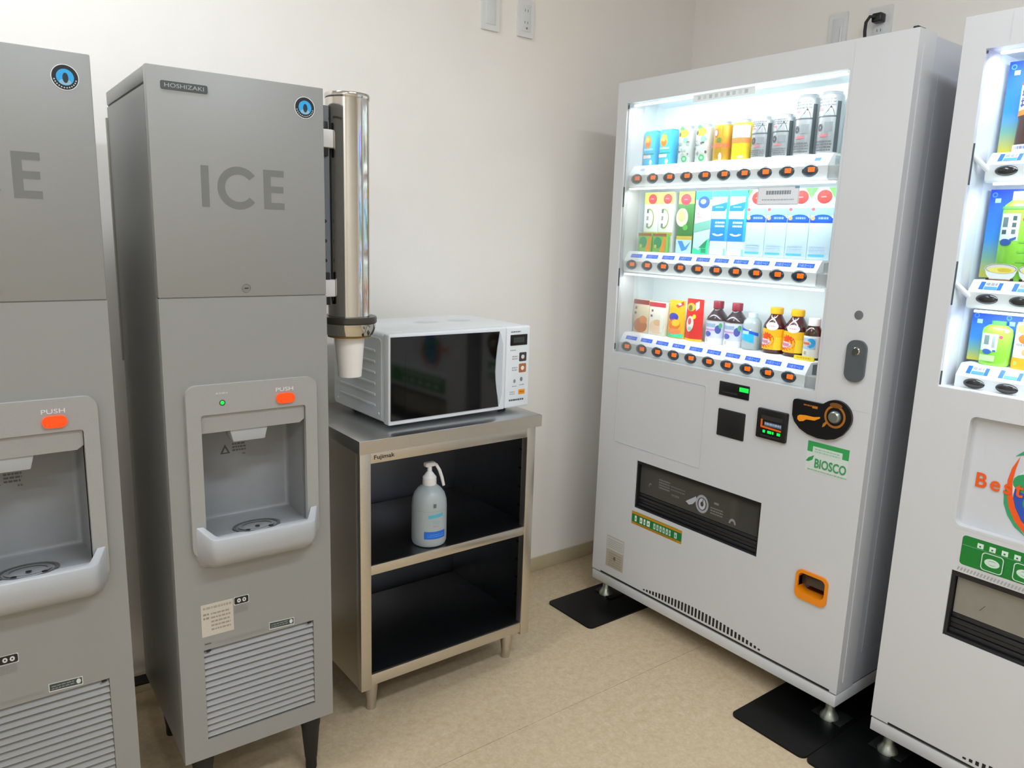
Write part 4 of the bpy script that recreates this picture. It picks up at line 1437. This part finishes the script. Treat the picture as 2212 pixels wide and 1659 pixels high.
def pouch(label, s, z, w, h, m, prints, slant=0.0, capm=None):
    t = thing('sample_pouch', label, 'pouch', at_vm1(s, z, DY), -PI / 2)
    bm = bmesh.new()
    n = 8
    g = []
    for j in range(n + 1):
        v = j / n
        row = []
        ww = w * (1 - slant * v)
        for i in range(n + 1):
            u = i / n
            th = .016 * math.sin(PI * u) * (1 - .85 * v)
            row.append((u * ww - w / 2 + slant * w * v * .5, .012 - th, v * h, th))
        g.append(row)
    F = [[bm.verts.new((x, y, zz)) for x, y, zz, _ in r] for r in g]
    K = [[bm.verts.new((x, .0125 + th, zz)) for x, _, zz, th in r] for r in g]
    for j in range(n):
        for i in range(n):
            bm.faces.new((F[j][i], F[j][i + 1], F[j + 1][i + 1], F[j + 1][i]))
            bm.faces.new((K[j][i], K[j + 1][i], K[j + 1][i + 1], K[j][i + 1]))
    for j in range(n):
        bm.faces.new((F[j][0], F[j + 1][0], K[j + 1][0], K[j][0]))
        bm.faces.new((F[j][n], K[j][n], K[j + 1][n], F[j + 1][n]))
    for i in range(n):
        bm.faces.new((F[0][i], K[0][i], K[0][i + 1], F[0][i + 1]))
        bm.faces.new((F[n][i], F[n][i + 1], K[n][i + 1], K[n][i]))
    put(bm, 'pouch_body', m, t, angle=60)

    def surf(u, v, L):
        vv = min(max(v / h, 0), 1)
        ww = w * (1 - slant * vv)
        uu = min(max((u + w / 2 - slant * w * vv * .5) / ww, 0), 1)
        return (u, .012 - .016 * math.sin(PI * uu) * (1 - .85 * vv) - .0004 - L, v)
    d = Decal(surf, .006)
    prints(d, w, h)
    d.put('pouch_print', t)
    return t


def p_mango(d, w, h):
    d.rect(-w * .45, w * .45, .02 * h, .12 * h, '46d39a').ell(-w * .12, .55 * h, w * .30, h * .11, '3a3fb0', 14).ell(-w * .05, .36 * h, w * .36, h * .15, 'ef7a1f', 16)
    d.ell(w * .05, .40 * h, w * .22, h * .09, 'f7c431', 12).ell(0, .18 * h, w * .38, h * .08, 'f48a50', 14).poly([(-w * .05, .86 * h), (w * .35, .98 * h), (w * .40, .90 * h), (w * .1, .80 * h)], 'e4372f')
    d.ell(w * .17, .90 * h, w * .10, h * .035, 'cfd0ea', 10)


def p_redpouch(d, w, h):
    d.rect(-w / 2, w / 2, .0, .05 * h, 'f8c225').ell(-w * .16, .40 * h, w * .24, h * .19, 'ead9d4', 16).ell(-w * .18, .46 * h, w * .12, h * .08, 'd0545c', 10).ell(-w * .12, .28 * h, w * .14, h * .05, 'a4c4ae', 10)
    d.ell(w * .06, .58 * h, w * .10, h * .06, 'f6cf25', 12).ell(-w * .18, .80 * h, w * .26, h * .10, 'c2aa33', 14).ell(-w * .22, .78 * h, w * .13, h * .07, '6f6a2c', 10)
    d.poly([(w * .05, .90 * h), (w * .25, .96 * h), (w * .28, .80 * h), (w * .12, .72 * h)], 'f3dfe6')


pouch('yellow fruit jelly pouch with a dark blue mark on the bottom lit shelf', .2345, Z3 + .0002, .074, .126, mat('pouch_yellow', 'f6b814', .4, noise=.03), p_mango, .10)
pouch('red stand-up pouch between the yellow pouch and the dark bottles', .3095, Z3 + .0002, .072, .136, mat('pouch_red', 'dd2a24', .4, noise=.03), p_redpouch, .06)


def bottle(label, s, z, segs, mats, prints, r, group=None, name='sample_bottle', sy=1.0, pos=None):
    t = thing(name, label, 'bottle', pos or at_vm1(s, z, DY + r * sy), -PI / 2, group)
    lathe_obj('bottle_body', segs[0], t, mats[0], 28, sy=sy)
    lathe_obj('cap', segs[1], t, mats[1], 24, sy=sy)
    d = Decal(wrap(r, 0, 0, 0, sy), .004)
    prints(d, r)
    d.put('label', t)
    return t


M_DGLASS = mat('dark_grape_plastic', '3a2a30', .2, noise=.03, coat=.3)
M_CAPR = mat('cap_dark_red', '8f1730', .4, noise=.03)


def p_grape(d, r):
    d.rect(-1.4 * r, 1.4 * r, .020, .074, 'd9dcef').rect(-.9 * r, .5 * r, .054, .066, '9fb3cf').rect(-.8 * r, .5 * r, .043, .048, 'd494cf')
    d.ell(.75 * r, .048, r * .30, .014, '4a55a8', 12).ell(.95 * r, .060, r * .18, .009, '57b072', 10).ell(-.25 * r, .032, r * .38, .009, '5a62c4', 14)
    d.rect(-1.4 * r, 1.4 * r, .000, .020, 'eef0f3').rect(-1.4 * r, 1.4 * r, .0735, .0755, 'b9ab86').rect(-.5 * r, -.2 * r, .006, .018, 'd6cfbf')


GB = [(0, 0, 0), (.0295, 0, 0), (.0335, .003, 0), (.0340, .010, 0), (.0340, .076, 0), (.0325, .084, 0), (.0240, .096, 0), (.0165, .106, 0), (.0140, .110, 0), (.0140, .114, 0), (0, .114, 0)]
GC = [(.0155, .112, 0), (.0165, .113, 0), (.0165, .134, 0), (.0155, .136, 0), (0, .136, 0)]
for i, side in enumerate(('left', 'right')):
    bottle('dark grape drink bottle with a dark red cap, %s one of the pair' % side, .3845 + .0725 * i, Z3, (GB, GC), ([M_DGLASS], [M_CAPR]), p_grape, .0340, 'grape bottles')


def p_water(d, r):
    d.rect(-1.4 * r, 1.4 * r, .062, .072, '1f63d8', -.25).rect(-1.0 * r, .9 * r, .034, .060, '2fbdf0', -.25).rect(-1.1 * r, -.3 * r, .038, .050, '38d2f6').rect(-.6 * r, .3 * r, .048, .058, 'bfe6f7')
    d.ell(.45 * r, .062, .003, .003, 'f4f8fa', 8)


M_CLEAR = mat('clear_plastic', 'e3f0f4', .15, noise=.02, trans=.5)
bottle('clear water bottle with a blue label and pale cap on the bottom lit shelf', .5210, Z3, (
    [(0, 0, 0), (.0240, 0, 0), (.0275, .004, 0), (.0275, .078, 0), (.0250, .088, 0), (.0150, .098, 0), (.0120, .100, 0), (0, .100, 0)],
    [(.0130, .098, 0), (.0140, .099, 0), (.0140, .112, 0), (0, .113, 0)]), ([M_CLEAR], [mat('cap_pale', 'd9ecf2', .4, noise=.02)]), p_water, .0275)

M_AMBER = mat('amber_glass', '4a1c1c', .12, noise=.03, coat=.4)
M_CAPY = mat('cap_yellow', 'e9ae14', .4, noise=.03)


def p_vita(d, r):
    d.rect(-1.45 * r, 1.45 * r, .012, .074, 'f7b91a').rect(.55 * r, 1.45 * r, .012, .050, 'fbd22e')
    d.ell(-.35 * r, .040, r * .92, .024, 'f0501c', 20).ell(-.40 * r, .034, r * .70, .010, 'e9d9e4', 16).rect(-.8 * r, .05 * r, .030, .039, 'd98aa0')
    d.ell(.28 * r, .082, r * .55, .012, 'efe8ee', 18).lines(.0 * r, .55 * r, .079, .085, 1, 'd9a0a8', .5)


VB = [(0, 0, 0), (.0285, 0, 0), (.0330, .004, 0), (.0345, .012, 0), (.0345, .078, 0), (.0315, .088, 0), (.0220, .104, 0), (.0170, .113, 0), (.0165, .118, 0), (0, .118, 0)]
VC = [(.0180, .1165, 0), (.0190, .118, 0), (.0190, .134, 0), (.0175, .136, 0), (0, .136, 0)]
for i, side in enumerate(('left', 'right')):
    bottle('amber vitamin drink bottle with a yellow cap, %s one of the pair' % side, .5975 + .0705 * i, Z3, (VB, VC), ([M_AMBER], [M_CAPY]), p_vita, .0345, 'vitamin bottles')


def p_tonic(d, r):
    d.rect(-1.4 * r, 1.4 * r, .006, .068, 'e9e7e0').rect(-1.1 * r, .9 * r, .030, .062, 'a9c9e8').ell(.35 * r, .048, r * .50, .014, '1f9ad6', 14).ell(-.2 * r, .046, r * .6, .009, 'e8c3b0', 14).rect(-.7 * r, .2 * r, .043, .050, 'd9705a')
    d.rect(-.4 * r, -.1 * r, .014, .024, 'b0ab98')


bottle('small brown tonic bottle with a white cap beside the red box', .7290, Z3, (
    [(0, 0, 0), (.0220, 0, 0), (.0250, .004, 0), (.0250, .072, 0), (.0235, .082, 0), (.0160, .095, 0), (.0130, .098, 0), (0, .098, 0)],
    [(.0150, .096, 0), (.0165, .097, 0), (.0165, .116, 0), (.0150, .118, 0), (0, .118, 0)]), ([mat('brown_glass', '3d2418', .12, coat=.4, noise=.03)], [mat('cap_white', 'ece9e6', .4, noise=.02)]), p_tonic, .0250)
carton('narrow red box at the right end of the bottom lit shelf', .7730, Z3, .024, .118, .030, mat('box_red', 'd9203c', .45, noise=.03),
       lambda d, w, h: d.rect(-w / 2, w / 2, 0, .08 * h, 'f6dc3c').lines(-w * .3, w * .3, .2 * h, .8 * h, 6, 'ee8490', .4), None, y=.105)
carton('flat yellow card lying before the small brown tonic bottle', .7320, Z3, .062, .012, .004, mat('card_yellow', 'f7e23a', .45, noise=.02),
       lambda d, w, h: d.lines(-w * .35, w * .35, .2 * h, .8 * h, 1, 'e9b23a', .7), None, y=.070, name='promo_card', cat='card', bev=0)

# ------------------------------------------------------------------ second vending machine (tea)
V2X, V2Y, V2W = -.6830, -1.3626, 1.000
vm2 = thing('vending_machine', 'white tea vending machine at the right picture edge with orange lettering', 'vending machine', (V2X, V2Y, 0), -PI / 2)
t = vm2
WIN2 = (.050, .830, 1.008, 1.757)
PAN2 = (.127, .700, .686, .957)
CHU2 = (.140, .640, .411, .579)
vm_shell(t, V2W, .640, (WIN2, PAN2, CHU2), M_WHITE2)
liner(t, .046, .834, 1.002, 1.763, .080, .200)
B('display_glass', M_VGLASS, t, .0495, .8305, .0105, .0135, 1.0075, 1.7575)
for z0, z1 in ((1.748, 1.754), (1.470, 1.56), (1.20, 1.30), (1.012, 1.045)):
    B('glass_clip', mat('clip_dark', '4b5658'), t, .0500, .0535, .0050, .0065, z0, z1)
B('door_seam', M_WHITE2, t, .095, .096, -.0006, .001, 1.765, 1.825)
R2Z, R2Y = (1.5035, 1.2195, 1.0225), .044
b2 = ellipse_button_mesh('select_button', .0235, .0115, .008, M_BTNK)
tag2 = None
for r, z in enumerate(R2Z):
    rail(t, .067, .815, z, R2Y, top=.040, depth=.075)
    if r < 2:
        bm = bmesh.new()
        tube(bm, [(.049, .016, z + .030), (.075, R2Y + .012, z - .006)], .006, 10)
        put(bm, 'rail_arm', M_RAIL, t)
    for i in range(10):
        s = .1095 + .0690 * i
        link('select_button', b2, t, (s, R2Y, z - .002))
        d = Decal(lambda u, v, L, s=s, z=z: (s + u, R2Y + .004 + .018 * (v / .020) - L, z + .018 + v + L))
        if tag2 is None:
            d.rect(-.0235, -.0135, .001, .018, '1668f0').rect(.0150, .0235, .001, .017, '1668f0').rect(-.012, .0145, .001, .008, '4f9af2').lines(-.011, .013, .009, .016, 1, 'a0a0a2', .8)
            o = d.put('price_tag', t)
            for v in o.data.vertices:
                v.co.x -= s
                v.co.z -= z
            tag2 = o.data
            o.location = (s, 0, z)
        else:
            d.bm.free()
            link('price_tag', tag2, t, (s, 0, z))
LB = (.78, .83, 1.0)
led(t, .07, .80, .030, 1.747, .007, 5.2, .45, LB)
led(t, .09, .80, .038, 1.470, .007, 3.6, .35, LB)
led(t, .09, .80, .038, 1.186, .007, 3.0, .35, LB)


# backdrop cards, one behind every sample
def card_material():
    m = bpy.data.materials.new('backdrop_gradient_print')
    m.use_nodes = True
    nt = m.node_tree
    b = nt.nodes['Principled BSDF']
    tc = nt.nodes.new('ShaderNodeTexCoord')
    sp_ = nt.nodes.new('ShaderNodeSeparateXYZ')
    rp = nt.nodes.new('ShaderNodeValToRGB')
    e = rp.color_ramp.elements
    e[0].position, e[0].color = 0.02, (*rgb('d8cf48'), 1)
    e[1].position, e[1].color = 0.98, (*rgb('1047e8'), 1)
    x = rp.color_ramp.elements.new(.22)
    x.color = (*rgb('7fb7a0'), 1)
    x = rp.color_ramp.elements.new(.45)
    x.color = (*rgb('2f8fe0'), 1)
    nt.links.new(tc.outputs['Generated'], sp_.inputs[0])
    nt.links.new(sp_.outputs['Z'], rp.inputs[0])
    nt.links.new(rp.outputs[0], b.inputs['Base Color'])
    b.inputs['Roughness'].default_value = .5
    return m


M_CARD = card_material()
for z0, z1 in ((1.548, 1.745), (1.264, 1.4655), (1.067, 1.186)):
    for i in range(10):
        s = .1095 + .069 * i - .0170
        cdn = B('backdrop_card', M_CARD, t, s - .0340, s + .0340, .112, .1132, z0, z1)
        d = Decal(flat(.112))
        d.ell(s - .024, z1 - .012, .006, .006, '4f9cf5', 10, .6).rect(s - .022, s - .010, z1 - .030, z1 - .020, 'a8d4fa')
        d.put('card_print', cdn)
# lower front: recessed panel with lettering and globe emblem
bm = bmesh.new()
inn = rrect(PAN2[0] + .004, PAN2[1] - .004, PAN2[2] + .004, PAN2[3] - .004, .014, 6)
out = rrect(PAN2[0] - .003, PAN2[1] + .003, PAN2[2] - .003, PAN2[3] + .003, .001, 6)
frame_prism(bm, out, inn, -.0004, .022)
put(bm, 'panel_frame', M_WHITE, t)
pn = B('advert_panel', mat('advert_panel_white', 'd0d1d3', .35, noise=.01), t, PAN2[0], PAN2[1], .020, .024, PAN2[2], PAN2[3])
d = Decal(flat(.020))
GX, GZ = .300, .790
d.ell(GX, GZ + .005, .072, .080, 'dfe6ec', 32).ell(GX, GZ, .066, .072, '2b52b4', 32)
for cx, cz, rx, rz in ((-.045, .030, .026, .022), (-.030, -.012, .016, .018), (.012, .034, .022, .014), (.034, .000, .020, .026), (-.008, -.040, .020, .012), (.030, -.045, .012, .010)):
    d.ell(GX + cx, GZ + cz, rx, rz, '2f9d5c', 16)


def strip(d, o, i, c):
    mi, L = d._mi(c), d._lift()
    for k in range(len(o) - 1):
        q = [o[k], o[k + 1], i[k + 1], i[k]]
        uv = []
        for p_ in q:
            if p_ not in uv:
                uv.append(p_)
        if len(uv) > 2:
            d._face(uv, mi, L)


sw_o = [(.236, .880), (.2235, .850), (.2185, .820), (.2205, .790), (.2290, .760), (.2440, .732), (.2660, .710), (.3000, .695)]
sw_i = [(.236, .880), (.2310, .850), (.2285, .820), (.2325, .790), (.2420, .762), (.2570, .737), (.2760, .716), (.3000, .697)]
gr_o = [(.2200, .812), (.2150, .790), (.2180, .765), (.2290, .740), (.2460, .718), (.2700, .702)]
gr_i = [(.2200, .812), (.2215, .790), (.2260, .767), (.2370, .744), (.2520, .723), (.2700, .703)]
mir = lambda q: [(.600 - x, z) for x, z in q]
for o_, i_, c_ in ((gr_o, gr_i, '35a068'), (sw_o, sw_i, 'f25a12')):
    strip(d, o_, i_, c_)
    strip(d, mir(o_), mir(i_), c_)
strip(d, [(.226, .878), (.245, .897), (.275, .908), (.310, .910), (.350, .902)], [(.226, .878), (.247, .887), (.275, .895), (.310, .899), (.350, .902)], '35a068')
d.put('globe_emblem', pn)
text('Best', 'advert_lettering', mat('advert_orange', 'f25a14', .45, noise=.02), pn, .155, .0178, .7875, .035, .098, bold=.018, space=1.25)
d = Decal(flat(0.0))
d.poly(rrect(.151, .626, .597, .6735, .008, 4), 'd9d5d8').poly(rrect(.153, .624, .5995, .6715, .008, 4), '0f7d2c').rect(.154, .623, .6478, .6486, '7fb98c')
for k in range(14):
    u = .186 + .0255 * k
    d.rect(u, u + .013, .6505, .6625, 'dcecdf').rect(u + .004, u + .008, .653, .657, '0f7d2c')
for k in range(5):
    u = .199 + .066 * k
    o_, i_ = rrect(u, u + .046, .6035, .6465, .008, 4), rrect(u + .002, u + .044, .6055, .6445, .007, 4)
    d.poly(o_, 'cfe4d3').poly(i_, '0f7d2c').ell(u + .023, .625, .016, .010, 'cfe4d3', 16, .55).ell(u + .023, .625, .009, .0045, 'cfe4d3', 12)
d.put('recycling_sticker', t)
d = Decal(flat(0.0))
for k in range(66):
    u = .150 + .0072 * k
    d.poly([(u, .5835), (u + .0036, .5835), (u + .0066, .5925), (u + .0030, .5925)], 'a9a8ab')
d.put('hatch_stripe', t)
bm = bmesh.new()
x0, x1, z0, z1 = CHU2
x0, x1, z0, z1, y0, y1 = x0 - .003, x1 + .003, z0 - .003, z1 + .003, .05, .200
for q in ([(x0, y0, z0), (x0, y1, z0), (x0, y1, z1), (x0, y0, z1)], [(x1, y0, z0), (x1, y0, z1), (x1, y1, z1), (x1, y1, z0)],
          [(x0, y1, z0), (x1, y1, z0), (x1, y1, z1), (x0, y1, z1)], [(x0, y0, z1), (x0, y1, z1), (x1, y1, z1), (x1, y0, z1)],
          [(x0, y0, z0), (x1, y0, z0), (x1, y1, z0), (x0, y1, z0)]):
    bm.faces.new([bm.verts.new(p) for p in q])
put(bm, 'chute_box', mat('chute_grey', '5a5852', .6, noise=.05), t)
bm = bmesh.new()
frame_prism(bm, [(CHU2[0], CHU2[2]), (CHU2[1], CHU2[2]), (CHU2[1], CHU2[3]), (CHU2[0], CHU2[3])],
            [(CHU2[0] + .008, CHU2[2] + .008), (CHU2[1] - .008, CHU2[2] + .008), (CHU2[1] - .008, CHU2[3] - .014), (CHU2[0] + .008, CHU2[3] - .014)], .004, .030)
put(bm, 'chute_frame', M_CHUTEF, t)
fp = B('chute_flap', mat('flap_grey', '8a867b', .12, coat=.3, noise=.03), t, CHU2[0] + .010, CHU2[1] - .010, .016, .020, CHU2[2] + .060, CHU2[3] - .016)
d = Decal(flat(.016))
d.poly([(.205, .496), (.2065, .496), (.217, .512), (.2155, .512)], '45433d')
d.put('flap_scratch', fp)
for k in range(4):
    B('flap_ridge', mat('ridge_black', '232426'), t, CHU2[0] + .009, CHU2[1] - .009, .012 + .003 * (k % 2), .024, CHU2[2] + .009 + .013 * k, CHU2[2] + .020 + .013 * k, .001)
for k in range(34):
    s = .230 + .0142 * k
    q = (s - .465) / .255
    h = max(.003, .127 + .030 * max(0.0, 1 - q * q) - .1235 - .003)
    o = link('vent_slot', vmh, t, (s, 0, .1245))
    o.scale = (1, 1, h)
d = Decal(flat(0.0))
d.rect(.045, .960, .1119, .1170, '161617')
d.put('door_bottom_line', t)


def at_vm2(s, z, y=.10):
    return (V2X + y, V2Y - s, z)


# tea samples
M_BROWN = mat('barley_tea', '4a2c1c', .15, noise=.05, coat=.4)
M_GREEN = mat('green_tea', '86cf3a', .2, noise=.04, coat=.3)
M_CAPW = mat('cap_white', 'ece9e6')


def p_barley(d, r):
    d.rect(-1.4 * r, 1.4 * r, .086, .145, 'd5d8ea').rect(-1.4 * r, 1.4 * r, .076, .088, 'f08a2a', .1).rect(-1.4 * r, 1.4 * r, .143, .149, 'e0452a')
    for k in range(3):
        u = -.95 * r + .55 * r * k
        d.rect(u, u + .010, .128, .1305, '3b3a8c').rect(u + .003, u + .006, .119, .138, '3b3a8c').rect(u, u + .010, .121, .123, '3b3a8c')
        d.rect(u, u + .012, .108, .1105, '2d2c80').rect(u + .004, u + .007, .096, .116, '2d2c80').rect(u, u + .012, .099, .1015, '2d2c80')
    d.rect(-1.4 * r, 1.4 * r, .0, .016, 'f2f2f6').lines(-.9 * r, .8 * r, .004, .013, 1, '8c8fb8', .7)


BB = [(0, 0, 0), (.028, 0, 0), (.0310, .004, 0), (.0315, .020, 0), (.0295, .070, 0), (.0315, .078, 0), (.0315, .142, 0), (.0290, .155, 0), (.0180, .172, 0), (.0130, .177, 0), (0, .177, 0)]
BC = [(.0150, .175, 0), (.0155, .176, 0), (.0155, .192, 0), (0, .193, 0)]
ORD = ('leftmost', 'second', 'third', 'fourth')
for i in range(4):
    bottle('brown barley tea bottle, %s on the top shelf of the tea machine' % ORD[i], 0, 0, (BB, BC), ([M_BROWN], [M_CAPW]), p_barley, .0315, 'barley tea bottles', sy=.5,
           pos=at_vm2(.1290 + .069 * i, R2Z[0] + .0405, .0945))


def p_green(d, r, top=.155):
    d.rect(-1.05 * r, .35 * r, .090, .150, 'd3e0ea').rect(-.85 * r, -.45 * r, .104, .114, '35504a').rect(-.85 * r, -.40 * r, .120, .142, '5d746e')
    d.rect(-.1 * r, .15 * r, .135, .145, '35504a').rect(-.1 * r, .15 * r, .120, .130, '4b635d').rect(-.1 * r, .15 * r, .105, .115, '5d746e')
    d.ell(-.45 * r, .086, .014, .008, '1f4f9a', 14).rect(-.15 * r, .25 * r, .088, .094, '2a5aa4', .4).ell(.62 * r, .138, .0045, .0045, 'd83a62', 10)
    d.rect(-1.3 * r, 1.3 * r, .160, .166, '5fae48')
    for k in range(4):
        d.rect(.45 * r, 1.3 * r, .02 + .022 * k, .024 + .022 * k, '6cb92f')


GBt = [(0, 0, 0), (.029, 0, 0), (.0320, .004, 0), (.0322, .160, 0), (.0300, .168, 0), (.0190, .178, 0), (.0150, .181, 0), (0, .181, 0)]
GCt = [(.0160, .179, 0), (.0165, .180, 0), (.0165, .199, 0), (0, .200, 0)]
for i in range(4):
    b = bottle('green tea bottle with a white cap, %s on the middle shelf of the tea machine' % ORD[i], 0, 0, (GBt, GCt), ([M_GREEN], [M_CAPW]), p_green, .0322, 'green tea bottles', sy=.5,
               pos=at_vm2(.1290 + .069 * i, R2Z[1] + .0405, .0945))
for i in range(4):
    bt = thing('tea_bowl_standee', 'cut-out card of a bowl of yellow tea, %s in the tea machine' % ORD[i], 'card', at_vm2(.1180 + .069 * i, R2Z[1] + .0405, .0735), -PI / 2, 'tea bowl cards')
    bm = bmesh.new()
    out_ = [(-.0335, .0260)] + [(.0335 * math.cos(math.radians(q)), .0270 + .0110 * math.sin(math.radians(q))) for q in range(170, 5, -15)] + \
           [(.0335, .0260), (.0290, .0120), (.0215, .0030), (.0300, .0), (-.0300, .0), (-.0215, .0030), (-.0290, .0120)]
    prism(bm, out_, 0, .0015)
    put(bm, 'bowl_card', mat('bowl_white', 'e6eaee', .4, noise=.02), bt)
    d = Decal(flat(0.0))
    d.ell(0, .0268, .0325, .0105, '8a6a42', 24).ell(0, .0265, .0310, .0095, 'd9d4cc', 24).ell(.001, .0235, .0280, .0072, 'ece06c', 22).ell(.008, .0238, .0150, .0045, 'dcc33a', 16)
    d.rect(-.0290, .0290, .0, .0030, '8a6232').rect(-.0290, -.0220, .0, .0052, '1b1712').rect(.0220, .0290, .0, .0052, '1b1712')
    d.put('bowl_print', bt)


def p_greenshort(d, r):
    d.rect(-1.0 * r, .25 * r, .034, .074, 'd3e0ea').rect(-.7 * r, -.3 * r, .048, .070, '6d8480').rect(-.1 * r, .1 * r, .042, .070, '8a9d99').ell(-.4 * r, .032, .011, .006, '1f5fae', 12)
    d.rect(.0 * r, .2 * r, .033, .037, '2a5aa4').ell(.42 * r, .068, .0045, .0045, 'd84a62', 10).rect(-1.0 * r, .2 * r, .010, .024, 'bfe39a').ell(.75 * r, .083, .006, .004, 'f2f6ee', 10)


SB = [(0, 0, 0), (.029, 0, 0), (.0320, .004, 0), (.0330, .076, 0), (.0310, .086, 0), (.0200, .094, 0), (0, .097, 0)]
SC = [(.0150, .094, 0), (.0155, .096, 0), (.0155, .104, 0), (0, .105, 0)]
bottle('short pale green tea bottle at the lower left of the tea machine', 0, 0, (SB, SC), ([M_GREEN], [mat('cap_green', '4f9e52', .4, noise=.02)]), p_greenshort, .0330, None, sy=.5,
       pos=at_vm2(.1250, R2Z[2] + .0405, .0940))


def p_soupcan(d, r):
    d.rect(-1.4 * r, 1.4 * r, .0, .026, 'f7a81a').ell(-.7 * r, .013, .005, .005, '9fd36a', 10).ell(0, .070, r * .7, .012, 'e8641c', 14).ell(-.5 * r, .092, r * .4, .010, '8fc04a', 12)
    d.lines(-.8 * r, .8 * r, .052, .060, 1, '8d8f8c', .6).ell(.2 * r, .040, r * .5, .010, 'f0a060', 12)


for i in range(3):
    bottle('white fruit drink bottle with an orange foot, %s of its kind in the tea machine' % ORD[i], 0, 0, ([(0, 0, 0), (.028, 0, 0), (.0310, .004, 0), (.0312, .098, 0), (.0290, .106, 0), (0, .108, 0)],
           [(.0200, .106, 0), (.0205, .107, 0), (.0205, .114, 0), (0, .115, 0)]), ([mat('white_bottle', 'e8ecee', .35, noise=.02)], [M_CAPW]), p_soupcan, .0312, 'fruit drink bottles', sy=.5,
           pos=at_vm2(.1930 + .069 * i, R2Z[2] + .0405, .0945))
